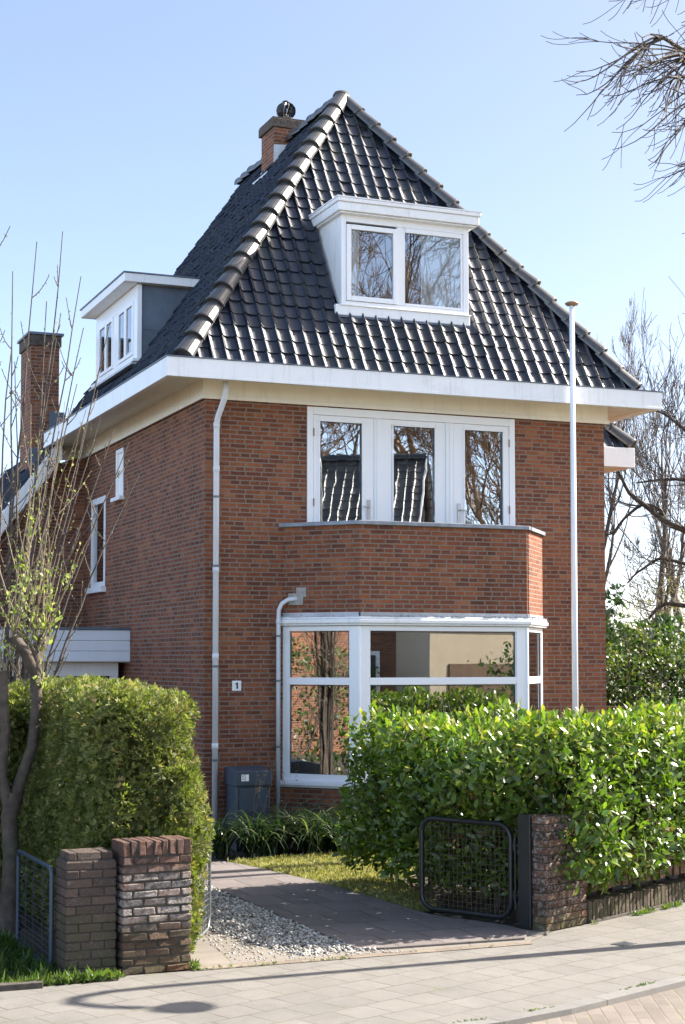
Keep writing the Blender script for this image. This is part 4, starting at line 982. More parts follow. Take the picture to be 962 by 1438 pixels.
# ------------------------------------------------------------------ GATES, FENCE
def rounded_frame(w, h, r, n=6):
    pts = []
    for cx_, cz, a0 in ((w - r, h - r, 0), (r, h - r, 90), (r, r, 180), (w - r, r, 270)):
        for i in range(n + 1): a = R(a0 + 90 * i / n); pts.append((cx_ + r * math.cos(a), 0, cz + r * math.sin(a)))
    return pts + [pts[0], pts[1]]
def gate(label, loc, rot, w, h, r, tr, mat, wiremat, sx=.05, sz=.05, wr=.003, hinges=True, group=None):
    root = tag(empty('garden_gate', loc), label, 'gate', group); root.rotation_euler = (0, 0, rot)
    m_ = MB(); m_.tube(rounded_frame(w, h, r), tr, 10, cap=False); m_.build('frame', mat, root, smooth=True)
    ls = []
    for i in range(1, int(w / sx)): x = i * sx; ls.append(([(x, 0.004 * random.gauss(0, 1), .012), (x + random.gauss(0, .003), .006 * random.gauss(0, 1), h / 2), (x, 0, h - .012)], [wr] * 3))
    for i in range(1, int(h / sz)): z = i * sz; ls.append(([(.012, 0, z), (w / 2, .006 * random.gauss(0, 1), z + random.gauss(0, .003)), (w - .012, 0, z)], [wr] * 3))
    tubes('wire_mesh', ls, wiremat, root, 4)
    if hinges:
        m_ = MB(); m_.tube([(w + .045, 0, .08), (w + .045, 0, h - .08)], .009, 8); m_.build('hinge_rod', mat, root)
        for z in (.25 * h, .78 * h): m_ = MB(); m_.tube([(w - .01, 0, z), (w + .1, .0, z)], .012, 8); m_.tube([(w + .045, 0, z - .045), (w + .045, 0, z + .045)], .02, 10); m_.build('hinge', mat, root)
    return root
def gdir(a, b): return math.atan2(b[1] - a[1], b[0] - a[0])
gate('black tubular garden gate with wire mesh standing open before the laurel hedge', (.32, -5.64, .05), gdir((.32, -5.64), (.79, -6.52)), .97, .81, .13, .024, 'black_paint', 'rusty_wire', group='wire mesh gates')
gate('tubular gate seen edge on, folded open against the end of the conifer hedge', (-1.78, -5.9, .04), gdir((-1.78, -5.9), (-2.36, -7.0)), 1.2, .84, .13, .014, 'grey_wire', 'grey_wire', hinges=False, group='wire mesh gates')
gate('dark wire mesh gate beside the sooty pillar and the bare tree trunk', (-3.40, -5.93, .03), gdir((-3.40, -5.93), (-3.385, -7.1)), 1.2, .73, .05, .018, 'cabinet', 'cabinet', sx=.3, sz=.045, wr=.003, hinges=False, group='wire mesh gates')
m_ = MB(); m_.box(-.035, .035, -.07, .06, 0, .975)
gp = tag(m_.build('gate_post', 'black_paint', None, bevel=.006), 'flat black gate post fixed beside the reddish pillar', 'gate post'); gp.location = (.775, -6.77, 0); gp.rotation_euler = (0, 0, R(25))

fd = Vector((math.cos(R(27)), math.sin(R(27))))
lw = tag(empty('low_brick_wall', (1.42, -6.72, 0)), 'low wall of upright bricks carrying the brown picket fence', 'low wall'); lw.rotation_euler = (0, 0, R(27))
m_ = MB(); x = 0; rd = random.Random(4)
while x < 5.2:
    w_ = .055 + rd.gauss(0, .003); m_.add([(a + rd.gauss(0, .002), b + rd.gauss(0, .003), c + rd.gauss(0, .004)) for c in (.02, .185) for a, b in ((x, 0), (x + w_, 0), (x + w_, .2), (x, .2))], [(0, 3, 2, 1), (4, 5, 6, 7), (0, 1, 5, 4), (1, 2, 6, 5), (2, 3, 7, 6), (3, 0, 4, 7)], rd.random()); x += w_ + .009
m_.build('brickwork', 'pillar_smooth', lw, bevel=.006)
m_ = MB(); m_.box(0, 5.2, .012, .19, 0, .17); m_.box(0, 5.2, -.02, .21, -.01, .022); m_.build('mortar_core', 'mortar', lw)
pf = tag(empty('picket_fence', (1.42, -6.72, 0)), 'brown wooden picket fence on the low brick wall under the laurel hedge', 'fence'); pf.rotation_euler = (0, 0, R(27))
m_ = MB(); x = .05
while x < 5.2:
    m_.box(x, x + .095, .09 + rd.gauss(0, .004), .115, .24 + rd.gauss(0, .006), .98 + rd.gauss(0, .01)); x += .135
m_.build('pickets', 'wood_fence', pf, bevel=.004)
for z in (.4, .82): m_ = MB(); m_.box(0, 5.2, .118, .16, z, z + .07); m_.build('rail', 'wood_fence', pf)
for x in (.5, 2.0, 3.5, 5.0): m_ = MB(); m_.box(x, x + .07, .161, .23, .1, .95); m_.build('post', 'wood_fence', pf)

# drain grate in the pavement
dgr = tag(empty('drain_grate', (1.16, -7.7, 0)), 'small iron drain grate set in the pale pavement', 'drain grate'); dgr.rotation_euler = (0, 0, R(20)); dgr.scale = (.72, .72, 1)
m_ = MB()
for i in range(8): m_.box(-.11 + i * .028, -.11 + i * .028 + .014, -.07, .07, .0, .006)
m_.box(-.13, .13, -.085, -.0705, .0, .007); m_.box(-.13, .13, .0705, .085, .0, .007); m_.build('bars', 'grey_wire', dgr)
m_ = MB(); m_.add([(-.125, -.08, .003), (.125, -.08, .003), (.125, .08, .003), (-.125, .08, .003)], [(0, 1, 2, 3)]); m_.build('sump', 'soil', dgr)

# ------------------------------------------------------------------ HEDGES AND SHRUBS
def sd_box(p, c, h, rot, rad):
    q = p - np.array(c); ca, sa = math.cos(rot), math.sin(rot)
    x = q[:, 0] * ca + q[:, 1] * sa; y = -q[:, 0] * sa + q[:, 1] * ca
    d = np.abs(np.column_stack([x, y, q[:, 2]])) - (np.array(h) - rad)
    return np.linalg.norm(np.maximum(d, 0), axis=1) + np.minimum(d.max(1), 0) - rad
def sd_ell(p, c, r):
    q = (p - np.array(c)) / np.array(r); k = np.linalg.norm(q, axis=1); return (k - 1) * min(r)
def lump(p, s, a):
    ph = np.array([[1.3, 2.1, .7], [2.2, -.9, 1.6], [-1.1, 1.7, 2.3], [3.1, 2.7, -2.2]]) * s
    return a * sum(np.sin(p @ k + i * 1.7) for i, k in enumerate(ph)) / 2.2
def shell(sdf, lo, hi, n, depth=.25, out=.03):
    Ps = []; got = 0
    while got < n:
        p = rng.uniform(lo, hi, (n * 3, 3)); s_ = sdf(p)
        keep = (s_ < out) & (s_ > -depth) & (rng.random(len(p)) < np.exp(np.minimum(0, s_) / (depth * .55)))
        Ps.append(p[keep]); got += keep.sum()
    P = np.concatenate(Ps)[:n]; e = .02; g = np.empty_like(P)
    for a in range(3):
        d = np.zeros(3); d[a] = e; g[:, a] = sdf(P + d) - sdf(P - d)
    return P, nrm(g)

UP = np.array([0, 0, 1.])
# laurel hedge
B0 = np.array([1.15, -6.42]); bd = np.array([fd.x, fd.y])
def laurel_sdf(p):
    a = sd_box(p, (1.04, -5.22, .97), (.73, 1.56, .70), 0, .28)
    c = B0 + bd * 2.35 + np.array([-bd[1], bd[0]]) * .02
    b = sd_box(p, (c[0], c[1], 1.05), (2.7, .62, .65), R(27), .28)
    s_ = np.minimum(a, b) + lump(p, 2.0, .09) + lump(p, 6.0, .035)
    g_ = (p[:, 0] - .32) * -.88 + (p[:, 1] + 5.64) * -.47 + .13 - 1.6 * np.maximum(0, p[:, 2] - .86) - 2.5 * np.maximum(0, p[:, 0] - .78) - 1.5 * np.maximum(0, p[:, 1] + 5.5)
    return np.maximum(s_, g_)
nL = 31000
P, G = shell(laurel_sdf, (.2, -7.6, .15), (5.9, -2.6, 2.1), nL, .26, .03)
D = nrm(rng.normal(0, .75, P.shape) + G * .55 + UP * .45); Nn = nrm(G * .9 + UP * .55 + rng.normal(0, .35, P.shape))
top_tone = np.clip((P[:, 2] - 1.3) / .35, 0, 1) * rng.random(nL)
r = np.clip(rng.normal(.42, .2, nL) + .45 * top_tone + .1 * np.maximum(0, -G[:, 1]) * rng.random(nL), 0, 1)  # leaf tone lightens towards the top and on street-facing leaves
lh = tag(empty('laurel_hedge', (1.15, -4.8, 0)), 'glossy green laurel hedge between the lawn, the black gate and the fence', 'hedge')
def at0(o, root):                 # keep world placed geometry under a root that is not at the origin
    o.matrix_parent_inverse = Matrix.Translation(root.location).inverted(); return o
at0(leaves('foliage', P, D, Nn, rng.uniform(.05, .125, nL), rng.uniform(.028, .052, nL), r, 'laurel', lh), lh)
stems = []; rs = np.random.default_rng(5); ln_ = {}
for i in range(16):
    q = np.array([rs.uniform(.8, 1.35), -3.5 - 3.1 * i / 15 + rs.normal(0, .06), -.02])
    grow(ln_, q, (rs.normal(0, .25), rs.normal(0, .2), 1), 1.0, .022, 0, 2, rs, .22, .12, (2, 3), (.5, .8), (.4, .8), 5)
for i in range(12):
    q = np.array([*(B0 + bd * (.3 + i * .38)), -.02])
    grow(ln_, q, (rs.normal(0, .2), rs.normal(0, .2), 1), 1.0, .022, 0, 1, rs, .2, .12, (2, 3), (.5, .8), (.4, .8), 5)
at0(tubes('stems', [l for k in ln_ for l in ln_[k]], 'bark', lh, 5), lh)
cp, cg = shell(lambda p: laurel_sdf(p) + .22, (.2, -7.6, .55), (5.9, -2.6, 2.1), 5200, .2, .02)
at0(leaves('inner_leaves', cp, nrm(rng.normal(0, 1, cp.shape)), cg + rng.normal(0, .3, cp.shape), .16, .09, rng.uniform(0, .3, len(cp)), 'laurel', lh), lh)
# fallen leaves under the hedge
fp = scatter([(.35, -6.5), (.9, -6.6), (1.5, -3.5), (.7, -3.6), (.4, -5)], 260)
P = np.column_stack([fp, np.full(len(fp), .012)])
kind(leaves('leaf_litter', P, np.column_stack([rng.normal(0, 1, (len(P), 2)), np.full(len(P), .15)]), np.tile(UP, (len(P), 1)) + rng.normal(0, .3, P.shape), .06, .03, rng.random(len(P)), 'dry_leaf'), 'stuff')

# conifer hedge
def thuja_sdf(p):
    a = sd_box(p, (-2.585, -4.75, .94), (.385, 2.2, 1.10), 0, .16)
    b = sd_box(p, (-4.7, -3.7, .9), (2.0, .5, 1.12), 0, .25)
    bulge = -.05 * np.exp(-((p[:, 2] - .95) / .5) ** 2)
    return np.minimum(a, b) + lump(p, 1.6, .035) + lump(p, 5, .03) + bulge
nT = 80000
P, G = shell(thuja_sdf, (-5.6, -7.4, -.02), (-1.8, -2.4, 2.35), nT, .16, .03)
D = nrm(G * .8 + UP * .5 + rng.normal(0, .5, P.shape)); Nn = nrm(rng.normal(0, 1, P.shape) + G * .5)
r = np.clip(rng.normal(.42, .2, nT) + .3 * np.clip(P[:, 2] - 1.8, 0, .4) + (rng.random(nT) < .1) * .5, 0, 1)
th = tag(empty('conifer_hedge', (-2.6, -4.7, 0)), 'tall clipped conifer hedge behind the two left brick pillars', 'hedge')
at0(sprays('foliage', P, D, Nn, rng.uniform(.03, .062, nT), r, 'thuja', th, 4, .7, .15), th)
cp, cg = shell(lambda p: thuja_sdf(p) + .13, (-5.6, -7.4, -.02), (-1.8, -2.4, 2.35), 9000, .1, .02)
at0(leaves('inner_twigs', cp, nrm(rng.normal(0, 1, cp.shape)), cg + rng.normal(0, .3, cp.shape), .17, .11, rng.uniform(0, .25, len(cp)), 'thuja', th), th)

def bush(name, label, cat, sdf, lo, hi, n, ln, wd, mat, group=None, dep=.35, base=None, spread=.7, rlo=0, rhi=1, spr=False):
    P, G = shell(sdf, lo, hi, n, dep, .04)
    D = nrm(rng.normal(0, spread, P.shape) + G * .7 + UP * .3); Nn = nrm(G + UP * .4 + rng.normal(0, .5, P.shape))
    root = tag(empty(name, base), label, cat, group)
    rr_ = rng.uniform(rlo, rhi, n)
    o = sprays('foliage', P, D, Nn, ln * rng.uniform(.7, 1.2, n), rr_, mat, root, 4, .8, .2) if spr else leaves('foliage', P, D, Nn, ln * rng.uniform(.7, 1.2, n), wd * rng.uniform(.7, 1.2, n), rr_, mat, root)
    at0(o, root)
    rs = np.random.default_rng(n); l_ = {}
    for i in range(5): grow(l_, (base[0] + rs.normal(0, .15), base[1] + rs.normal(0, .15), base[2] - .03), (rs.normal(0, .4), rs.normal(0, .4), 1), (hi[2] - base[2]) * .55, .03, 0, 2, rs, .25, .1, (2, 4), (.5, .8), (.4, .9), 5)
    at0(tubes('stems', [l for k in l_ for l in l_[k]], 'bark', root, 5), root)
    return root
bush('evergreen_shrub', 'dark evergreen shrub rising behind the ivy hedge right of the house', 'shrub', lambda p: np.minimum(sd_ell(p, (8.0, 5.1, 1.6), (1.7, 1.3, 1.75)), sd_ell(p, (9.7, 4.6, 1.5), (1.0, 1.0, 1.3))) + lump(p, 2.2, .22), (5.9, 3, 0), (11.2, 7, 3.8), 6500, .17, .08, 'evergreen', base=(8.2, 4.9, 0), spr=True, dep=.5)
bush('ivy_hedge', 'yellow green ivy covered hedge beside the right end of the house', 'hedge', lambda p: np.minimum(sd_box(p, (8.2, 2.9, 1.15), (1.4, .6, 1.2), R(10), .3), sd_ell(p, (8.7, 3.4, 1.9), (1.0, .7, .85))) + lump(p, 3, .13), (6.3, 1.8, 0), (10, 4.4, 3.0), 11000, .065, .048, 'ivy', base=(8.2, 2.9, 0))
bush('dry_shrub', 'pale dry leaved shrub at the right edge behind the laurel hedge', 'shrub', lambda p: sd_ell(p, (8.55, .15, 1.2), (1.1, 1.0, 1.12)) + lump(p, 3, .16), (7, -1.2, 0), (10.4, 1.6, 2.7), 5200, .075, .035, 'dry_leaf', base=(8.5, .1, 0))
bush('dry_shrub', 'broad beige leafless shrub far behind the ivy hedge', 'shrub', lambda p: sd_ell(p, (13.5, 9.0, 1.6), (2.3, 1.8, 2.3)) + lump(p, 2, .3), (10.8, 7, 0), (16.5, 11, 4.2), 5200, .16, .03, 'dry_leaf', base=(13.3, 9.0, 0), dep=.9)
bush('dark_shrub', 'dark green shrub low at the right frame edge above the laurel', 'shrub', lambda p: sd_ell(p, (9.7, 1.6, 1.0), (1.3, 1.0, 1.2)) + lump(p, 2.4, .2), (8.2, .3, 0), (11.4, 3.0, 2.5), 4200, .09, .05, 'evergreen', base=(9.7, 1.6, 0))
bush('leafy_shrub', 'leafy green shrub left of the garage, outside the frame', 'shrub', lambda p: sd_ell(p, (-8.2, -2.6, 1.2), (1.3, 1.8, 1.3)) + lump(p, 2.4, .2), (-9.8, -4.7, 0), (-6.7, -.5, 2.8), 3500, .1, .06, 'ivy', base=(-8.2, -2.6, 0))
bf = tag(empty('board_fence', (6.1, 1.7, 0)), 'weathered board fence between house corner and ivy hedge', 'fence')
m_ = MB()
for i in range(4): m_.box(0, 2.6, 0, .025, .1 + i * .36, .44 + i * .36)
m_.build('boards', 'wood_fence', bf, bevel=.004)
m_ = MB(); m_.box(-.03, 2.65, -.02, .05, 1.56, 1.6); m_.build('cap_rail', 'wood_fence', bf)

# strap leaved clumps at the wall
def strap_clump(x, y, n, ln, seed):
    rs = np.random.default_rng(seed); V = []; F = []; rn = []
    for i in range(n):
        a = rs.uniform(0, 6.283); le = ln * rs.uniform(.7, 1.15); el = rs.uniform(1.0, 1.52); w = rs.uniform(.007, .012)
        d = np.array([math.cos(a), math.sin(a)]); s = np.array([-d[1], d[0]]); b0 = rs.normal(0, .05, 2); k0 = len(V); pos = np.array([0., .0]); m = 7; e = el
        for j in range(m):
            f = j / (m - 1); wj = w * (1 - f ** 2.5) + .001
            c = b0 + d * pos[0]
            V.append((c[0] + s[0] * wj, c[1] + s[1] * wj, pos[1])); V.append((c[0] - s[0] * wj, c[1] - s[1] * wj, pos[1]))
            pos = pos + np.array([math.cos(e), math.sin(e)]) * le / (m - 1); e -= rs.uniform(.16, .44)
            pos[1] = max(pos[1], .015)
        F += [(k0 + 2 * j, k0 + 2 * j + 1, k0 + 2 * j + 3, k0 + 2 * j + 2) for j in range(m - 1)]; rn += [rs.random()] * (m - 1)
    o = np_mesh('strap_leaf_plant', np.array(V), [np.array(F)], rn, 'strap'); o.location = (x, y, 0); return o
for i, (x, y, n, ln) in enumerate([(-.12, -1.0, 130, .85), (.28, -1.15, 150, .8), (.62, -1.0, 150, .9), (.98, -1.15, 150, .85), (1.3, -1.05, 140, .85), (1.65, -1.2, 140, .8), (2.05, -1.3, 110, .7), (.45, -.75, 90, .8), (1.15, -.78, 110, .9)]):
    lab = ['arching strap leaved plant at the far left of the wall bed', 'arching strap leaved plant in front of the utility cabinet left side', 'arching strap leaved plant before the utility cabinet right side', 'strap leaved plant at the foot of the slim second downpipe', 'strap leaved plant right of the slim second downpipe',
           'strap leaved plant below the left end of the bay sill', 'strap leaved plant farthest right, beside the laurel hedge', 'strap leaved plant tucked close against the utility cabinet door', 'strap leaved plant tucked against the bay base brickwork'][i]
    tag(strap_clump(x, y, n, ln, 40 + i), lab, 'plant', 'strap leaved plants at the house wall')
# dry climber on cabinet and pipe
ln_ = {}; rs = np.random.default_rng(9); tp = []
for q, d_ in (((.38, -.60, 0), (.05, 0, 1)), ((.52, -.6, 0), (-.05, 0, 1)), ((.8, -.06, 0), (.1, 0, 1)), ((.9, -.12, 0), (.1, -.02, 1)), ((1.02, -.12, 0), (-.03, 0, 1)), ((.18, -.05, 0), (.02, 0, 1))):
    grow(ln_, q, d_, rs.uniform(.6, 1.0), .004, 0, 1, rs, .16, .12, (2, 4), (.4, .6), (.3, .7), 6, tips=tp, minrad=.0018)
vine = tag(empty('dry_climber', (.8, -.1, 0)), 'dry brown climber stems on the cabinet and slim downpipe', 'climber')
at0(tubes('stems', [l for k in ln_ for l in ln_[k]], 'twig_far', vine, 4), vine)
q = np.concatenate([np.array(p) for p, _ in tp]); q = q + rng.normal(0, .012, q.shape)
at0(leaves('leaves', q, rng.normal(0, 1, q.shape), rng.normal(0, 1, q.shape), .028, .018, rng.random(len(q)), 'dry_leaf', vine), vine)

# verge weeds
kind(tufts('verge_weeds', [(-5.5, -7.55), (-3.05, -7.58), (-3.38, -7.3), (-3.42, -5.6), (-6, -5.4)], 2000, .13, -.01, 'weed', 4, .9, .1, 0, .7), 'stuff')
kind(tufts('verge_grass', [(-3.75, -7.62), (-2.95, -7.53), (-2.97, -7.42), (-3.3, -7.43), (-3.75, -7.5)], 420, .075, 0, 'weed', 4, .8, .07, .4, 1), 'stuff')
kind(tufts('kerb_moss', off(KERB[2:8], -.01) + off(KERB[2:8], .02)[::-1], 240, .02, .004, 'weed', 4, 1.0, .2, .4, 1, clump=2.5), 'stuff')
kind(tufts('edging_weeds', [(1.4, -6.79), (3.6, -5.68), (3.62, -5.74), (1.42, -6.85)], 260, .06, 0, 'weed', 4, .8, .12, .2, 1, clump=2.2), 'stuff')
kind(tufts('paving_weeds', [(-2.4, -7.47), (.4, -7.43), (.4, -7.4), (-2.4, -7.44)], 120, .03, .004, 'weed', 4, .9, .15, .4, 1, clump=2.0), 'stuff')
kind(tufts('pillar_foot_grass', [(-2.4, -7.46), (-2.33, -7.46), (-2.3, -7.2), (-2.36, -7.2)], 60, .06, 0, 'weed', 3, .7, .1, .3, 1), 'stuff')
st_ = MB(); st_.box(-4.6, -3.55, -7.66, -7.58, -.02, .045); kind(st_.build('verge_edging', 'mortar', bevel=.006), 'structure')

# ------------------------------------------------------------------ TREES
def finish_tree(root, lines, trunk_levels, mat_t, mat_c, sides=(9, 4)):
    tr = [l for k in sorted(lines) if k < trunk_levels for l in lines[k]]; cr = [l for k in sorted(lines) if k >= trunk_levels for l in lines[k]]
    at0(tubes('trunk', tr, mat_t, root, sides[0]), root)
    return at0(tubes('crown', cr, mat_c, root, sides[1]), root)

def buds(root, tips, n_per, size, mat, name='buds', seed=0, jit=.01, wd=.6):
    rs = np.random.default_rng(seed); P = []; D = []
    for pts, dirs in tips:
        pts = np.array(pts)
        for _ in range(n_per):
            f = rs.uniform(.1, 1) * (len(pts) - 1); i = min(int(f), len(pts) - 2)
            P.append(pts[i] + (pts[i + 1] - pts[i]) * (f - i)); D.append(dirs[i] + rs.normal(0, .6, 3))
    P = np.array(P) + rs.normal(0, jit, (len(P), 3)); D = np.array(D)
    ln = size * rs.uniform(.5, 1.3, len(P))
    return at0(leaves(name, P, D, rs.normal(0, 1, P.shape), ln, ln * wd, rs.random(len(P)), mat, root), root)

# pollarded budding tree on the left
pt = tag(empty('budding_tree', (-3.28, -5.0, 0)), 'pollarded tree with pale trunk and budding upright shoots at left', 'tree')
T = {0: [], 1: []}
def limb(pts, rad, lv=0): T[lv].append((np.array(pts, float), np.array(rad, float)))
limb([(-3.28, -5.0, -.05), (-3.30, -5.02, .25), (-3.29, -5.03, .6), (-3.31, -5.03, .95), (-3.27, -5.04, 1.15)], [.1, .076, .07, .072, .066])
limb([(-3.29, -5.03, .98), (-3.22, -5.04, 1.25), (-3.12, -5.05, 1.55), (-3.09, -5.06, 1.9), (-3.10, -5.05, 2.18), (-3.12, -5.05, 2.38)], [.062, .052, .047, .047, .052, .062])
limb([(-3.31, -5.03, 1.0), (-3.38, -5.05, 1.3), (-3.36, -5.07, 1.7), (-3.38, -5.06, 2.0), (-3.40, -5.05, 2.2)], [.055, .045, .041, .044, .05])
limb([(-3.38, -5.05, 1.25), (-3.47, -5.0, 1.6), (-3.5, -4.95, 2.0), (-3.55, -4.95, 2.3)], [.05, .045, .042, .05])
limb([(-3.12, -5.05, 2.2), (-3.2, -5.1, 2.36), (-3.32, -5.1, 2.5)], [.055, .05, .05])
limb([(-3.11, -5.05, 2.3), (-3.05, -5.02, 2.42), (-3.02, -5.0, 2.5)], [.055, .05, .045])
rs = np.random.default_rng(21); tips = []
for c, n, ll in (((-3.12, -5.05, 2.38), 10, 1.5), ((-3.02, -5.0, 2.48), 7, 1.35), ((-3.32, -5.1, 2.5), 7, 1.45), ((-3.4, -5.05, 2.2), 5, 1.2), ((-3.55, -4.95, 2.3), 5, 1.4), ((-3.1, -5.05, 2.0), 5, .5)):
    for i in range(n):
        a = rs.uniform(0, 6.28); sp = rs.uniform(.05, 1.0)
        grow(T, np.array(c) + rs.normal(0, .03, 3), (math.cos(a) * sp, math.sin(a) * sp, 1), ll * rs.uniform(.55, 1.5), rs.uniform(.005, .009), 1, 1, rs, .15, .07, tips=tips, seg=9, minrad=.0025)
        if rs.random() < .45: grow(T, np.array(tips[-1][0][rs.integers(2, 6)]), tips[-1][1][4] + rs.normal(0, .4, 3), ll * .35, .004, 1, 1, rs, .12, .12, tips=tips, seg=5, minrad=.002)
finish_tree(pt, T, 1, 'bark', 'twig', (12, 5))
buds(pt, tips, 17, .024, 'bud', seed=3)
short = [(np.array(p)[:4], d[:4]) for p, d in tips if rs.random() < .7]
buds(pt, short, 15, .05, 'bud', 'young_leaves', 4, .03, .65)

# bare shrub tree behind it, long upright shoots with paired twigs
bt = tag(empty('bare_tree', (-2.75, -1.6, 0)), 'leafless many stemmed tree with long thin shoots before the side wall', 'tree')
T = {0: [], 1: [], 2: []}; tips = []
rs = np.random.default_rng(33)
stems_ = []
for i, (tx, ty, tz) in enumerate([(-2.2, -1.3, 7.1), (-2.45, -1.6, 6.9), (-2.6, -1.2, 6.6), (-1.9, -1.4, 6.6), (-2.9, -1.7, 7.3), (-3.1, -1.5, 7.6), (-1.62, -1.5, 6.1), (-1.85, -1.2, 5.4), (-2.3, -1.8, 5.8), (-2.55, -1.3, 5.6), (-3.0, -1.2, 6.2), (-1.5, -1.3, 4.9), (-1.35, -1.6, 4.75), (-1.2, -1.4, 4.4), (-2.1, -1.1, 4.9), (-2.75, -1.8, 6.2), (-1.75, -1.7, 5.0), (-2.0, -1.5, 6.0), (-2.35, -1.4, 6.3)]):
    b0 = np.array([-2.75, -1.6, 0]) + rs.normal(0, .06, 3) * np.array([1, 1, 0]); e = np.array([tx, ty, tz]); c1 = b0 + np.array([(tx + 2.75) * .12, (ty + 1.6) * .2, tz * .4])
    f = np.linspace(0, 1, 14)[:, None]; pts = (1 - f) ** 2 * b0 + 2 * f * (1 - f) * c1 + f ** 2 * e + np.cumsum(rs.normal(0, .015, (14, 3)), 0) * np.array([1, 1, .3])
    rad = np.linspace(.026, .005, 14); T[1].append((pts, rad)); tips.append((list(pts[4:]), list(np.gradient(pts, axis=0)[4:])))
    for j in range(4, 13):                                  # opposite twigs
        for s in (-1, 1):
            if rs.random() < .75:
                a = rs.uniform(0, 3.14); d_ = np.array([math.cos(a) * s, math.sin(a) * s, .7]); q0 = pts[j]; l_ = rs.uniform(.25, .95) * (1 - (j - 4) / 14)
                grow(T, q0, d_, l_, .007, 2, 2, rs, .06, .2, tips=tips, seg=5, minrad=.0045)
limbs = [([(-2.75, -1.6, -.05), (-2.73, -1.6, .5), (-2.74, -1.6, 1.0)], [.09, .07, .06])]
T[0] = [(np.array(p), np.array(r_)) for p, r_ in limbs]
finish_tree(bt, T, 1, 'bark_dark', 'bark_dark', (8, 5))
buds(bt, tips, 7, .03, 'dry_leaf', seed=6, jit=.004, wd=.4)

def bare_tree(name, label, base, seed, h, r, levels=5, mat=('bark', 'twig_far'), trunk_f=.35, ang=(.35, .85), up=.12, wob=.2, kids=(2, 3), group=None, minr=.006, ratio=(.55, .75), budn=0, budm='dry_leaf', buds_sz=.05, sides=(8, 3), lean=(0, 0, 1), trunk=2):
    root = tag(empty(name, base), label, 'tree', group); T = {}; tips = []; rs = np.random.default_rng(seed)
    grow(T, base, lean, h * trunk_f, r, 0, levels, rs, wob, up, kids, ratio, ang, 6, .6, tips, .45, minr)
    finish_tree(root, T, trunk, mat[0], mat[1], sides)
    if budn: buds(root, tips, budn, buds_sz, budm, seed=seed, wd=.5)
    return root
G1 = 'bare trees beyond the garden'
ct = tag(empty('bare_tree', (13.2, 5.6, 0)), 'bare tree with thick crooked limbs reaching in from the right frame edge', 'tree', G1)
T = {0: [(np.array([(13.2, 5.6, -.05), (13.1, 5.6, 2), (13.0, 5.7, 4.2), (13.05, 5.6, 6.5), (13.0, 5.6, 9.5)]), np.array([.24, .2, .17, .12, .05]))], 1: [], 2: [], 3: [], 4: []}
rs = np.random.default_rng(61)
for pts, r0 in (([(13.02, 5.65, 3.6), (11.84, 6.16, 4.43), (11.59, 6.36, 4.66), (11.23, 6.64, 4.83), (10.86, 6.93, 5.23), (10.65, 7.09, 5.43), (10.49, 7.22, 5.9), (10.3, 7.37, 6.1)], .1), ([(11.23, 6.64, 4.83), (11.12, 6.73, 5.14), (10.86, 6.93, 5.27), (10.6, 7.14, 5.03), (10.41, 7.28, 4.7), (10.23, 7.42, 4.66)], .05),
                ([(13.05, 5.7, 3.0), (12.14, 6.58, 3.99), (11.77, 6.86, 4.13), (11.4, 7.15, 4.27), (11.08, 7.4, 3.99), (10.92, 7.52, 3.79)], .055), ([(13.1, 5.65, 2.4), (12.44, 7.0, 3.13), (12.06, 7.29, 3.36), (11.69, 7.58, 3.4), (11.45, 7.76, 3.06), (11.28, 7.88, 2.62)], .075),
                ([(13.0, 5.6, 4.6), (11.55, 5.74, 5.38), (11.25, 5.98, 5.62), (10.84, 6.3, 5.67), (10.48, 6.58, 5.62)], .06), ([(13.05, 5.6, 5.2), (11.55, 5.74, 6.04), (11.2, 6.02, 6.56), (10.89, 6.26, 6.89), (10.64, 6.46, 6.95)], .055)):
    pts = np.array(pts); f = np.linspace(0, len(pts) - 1, 22); q = np.column_stack([np.interp(f, np.arange(len(pts)), pts[:, a]) for a in range(3)])
    q[1:-1] = (q[:-2] + 2 * q[1:-1] + q[2:]) / 4; q += np.cumsum(rs.normal(0, .006, q.shape), 0); rad = np.linspace(r0, .014, 22); T[1].append((q, rad))
    for k in range(17):
        i = rs.integers(4, 21); grow(T, q[i], (rs.normal(-.2, .6), rs.normal(.2, .6), rs.normal(.35, .6)), rs.uniform(.4, 1.3), .013, 2, 4, rs, .25, .13, (2, 4), (.45, .75), (.4, .9), 6, minrad=.0048)
for k in range(22):
    z = rs.uniform(5.5, 9.4); a = rs.uniform(-1.9, 2.2)
    grow(T, (13.03, 5.6, z), (math.cos(a), math.sin(a), .7), rs.uniform(1.4, 2.8) * (1.3 - z / 12), .045 * (1.3 - z / 12), 2, 4, rs, .25, .12, (3, 4), (.45, .75), (.4, .9), 6, minrad=.0055)
finish_tree(ct, T, 2, 'bark', 'bark_dark', (8, 4))
bare_tree('bare_tree', 'slender upright bare tree close to the right end of the house', (15.8, 17.6, 0), 62, 14, .16, 6, mat=('bark', 'bark_dark'), trunk_f=.35, up=.25, ang=(.3, .7), group=G1, minr=.005, budn=0)
bare_tree('bare_tree', 'tall bare tree standing between the crooked and the slender tree', (15.4, 13.4, 0), 63, 13, .18, 5, mat=('bark', 'bark_dark'), trunk_f=.33, up=.2, ang=(.3, .75), group=G1, minr=.005, budn=0)
bare_tree('bare_tree', 'faint bare tree farthest behind the beige shrub', (20.9, 20.1, 0), 64, 14, .2, 5, mat=('bark', 'bark_dark'), trunk_f=.35, up=.2, group=G1, minr=.0075, budn=0)

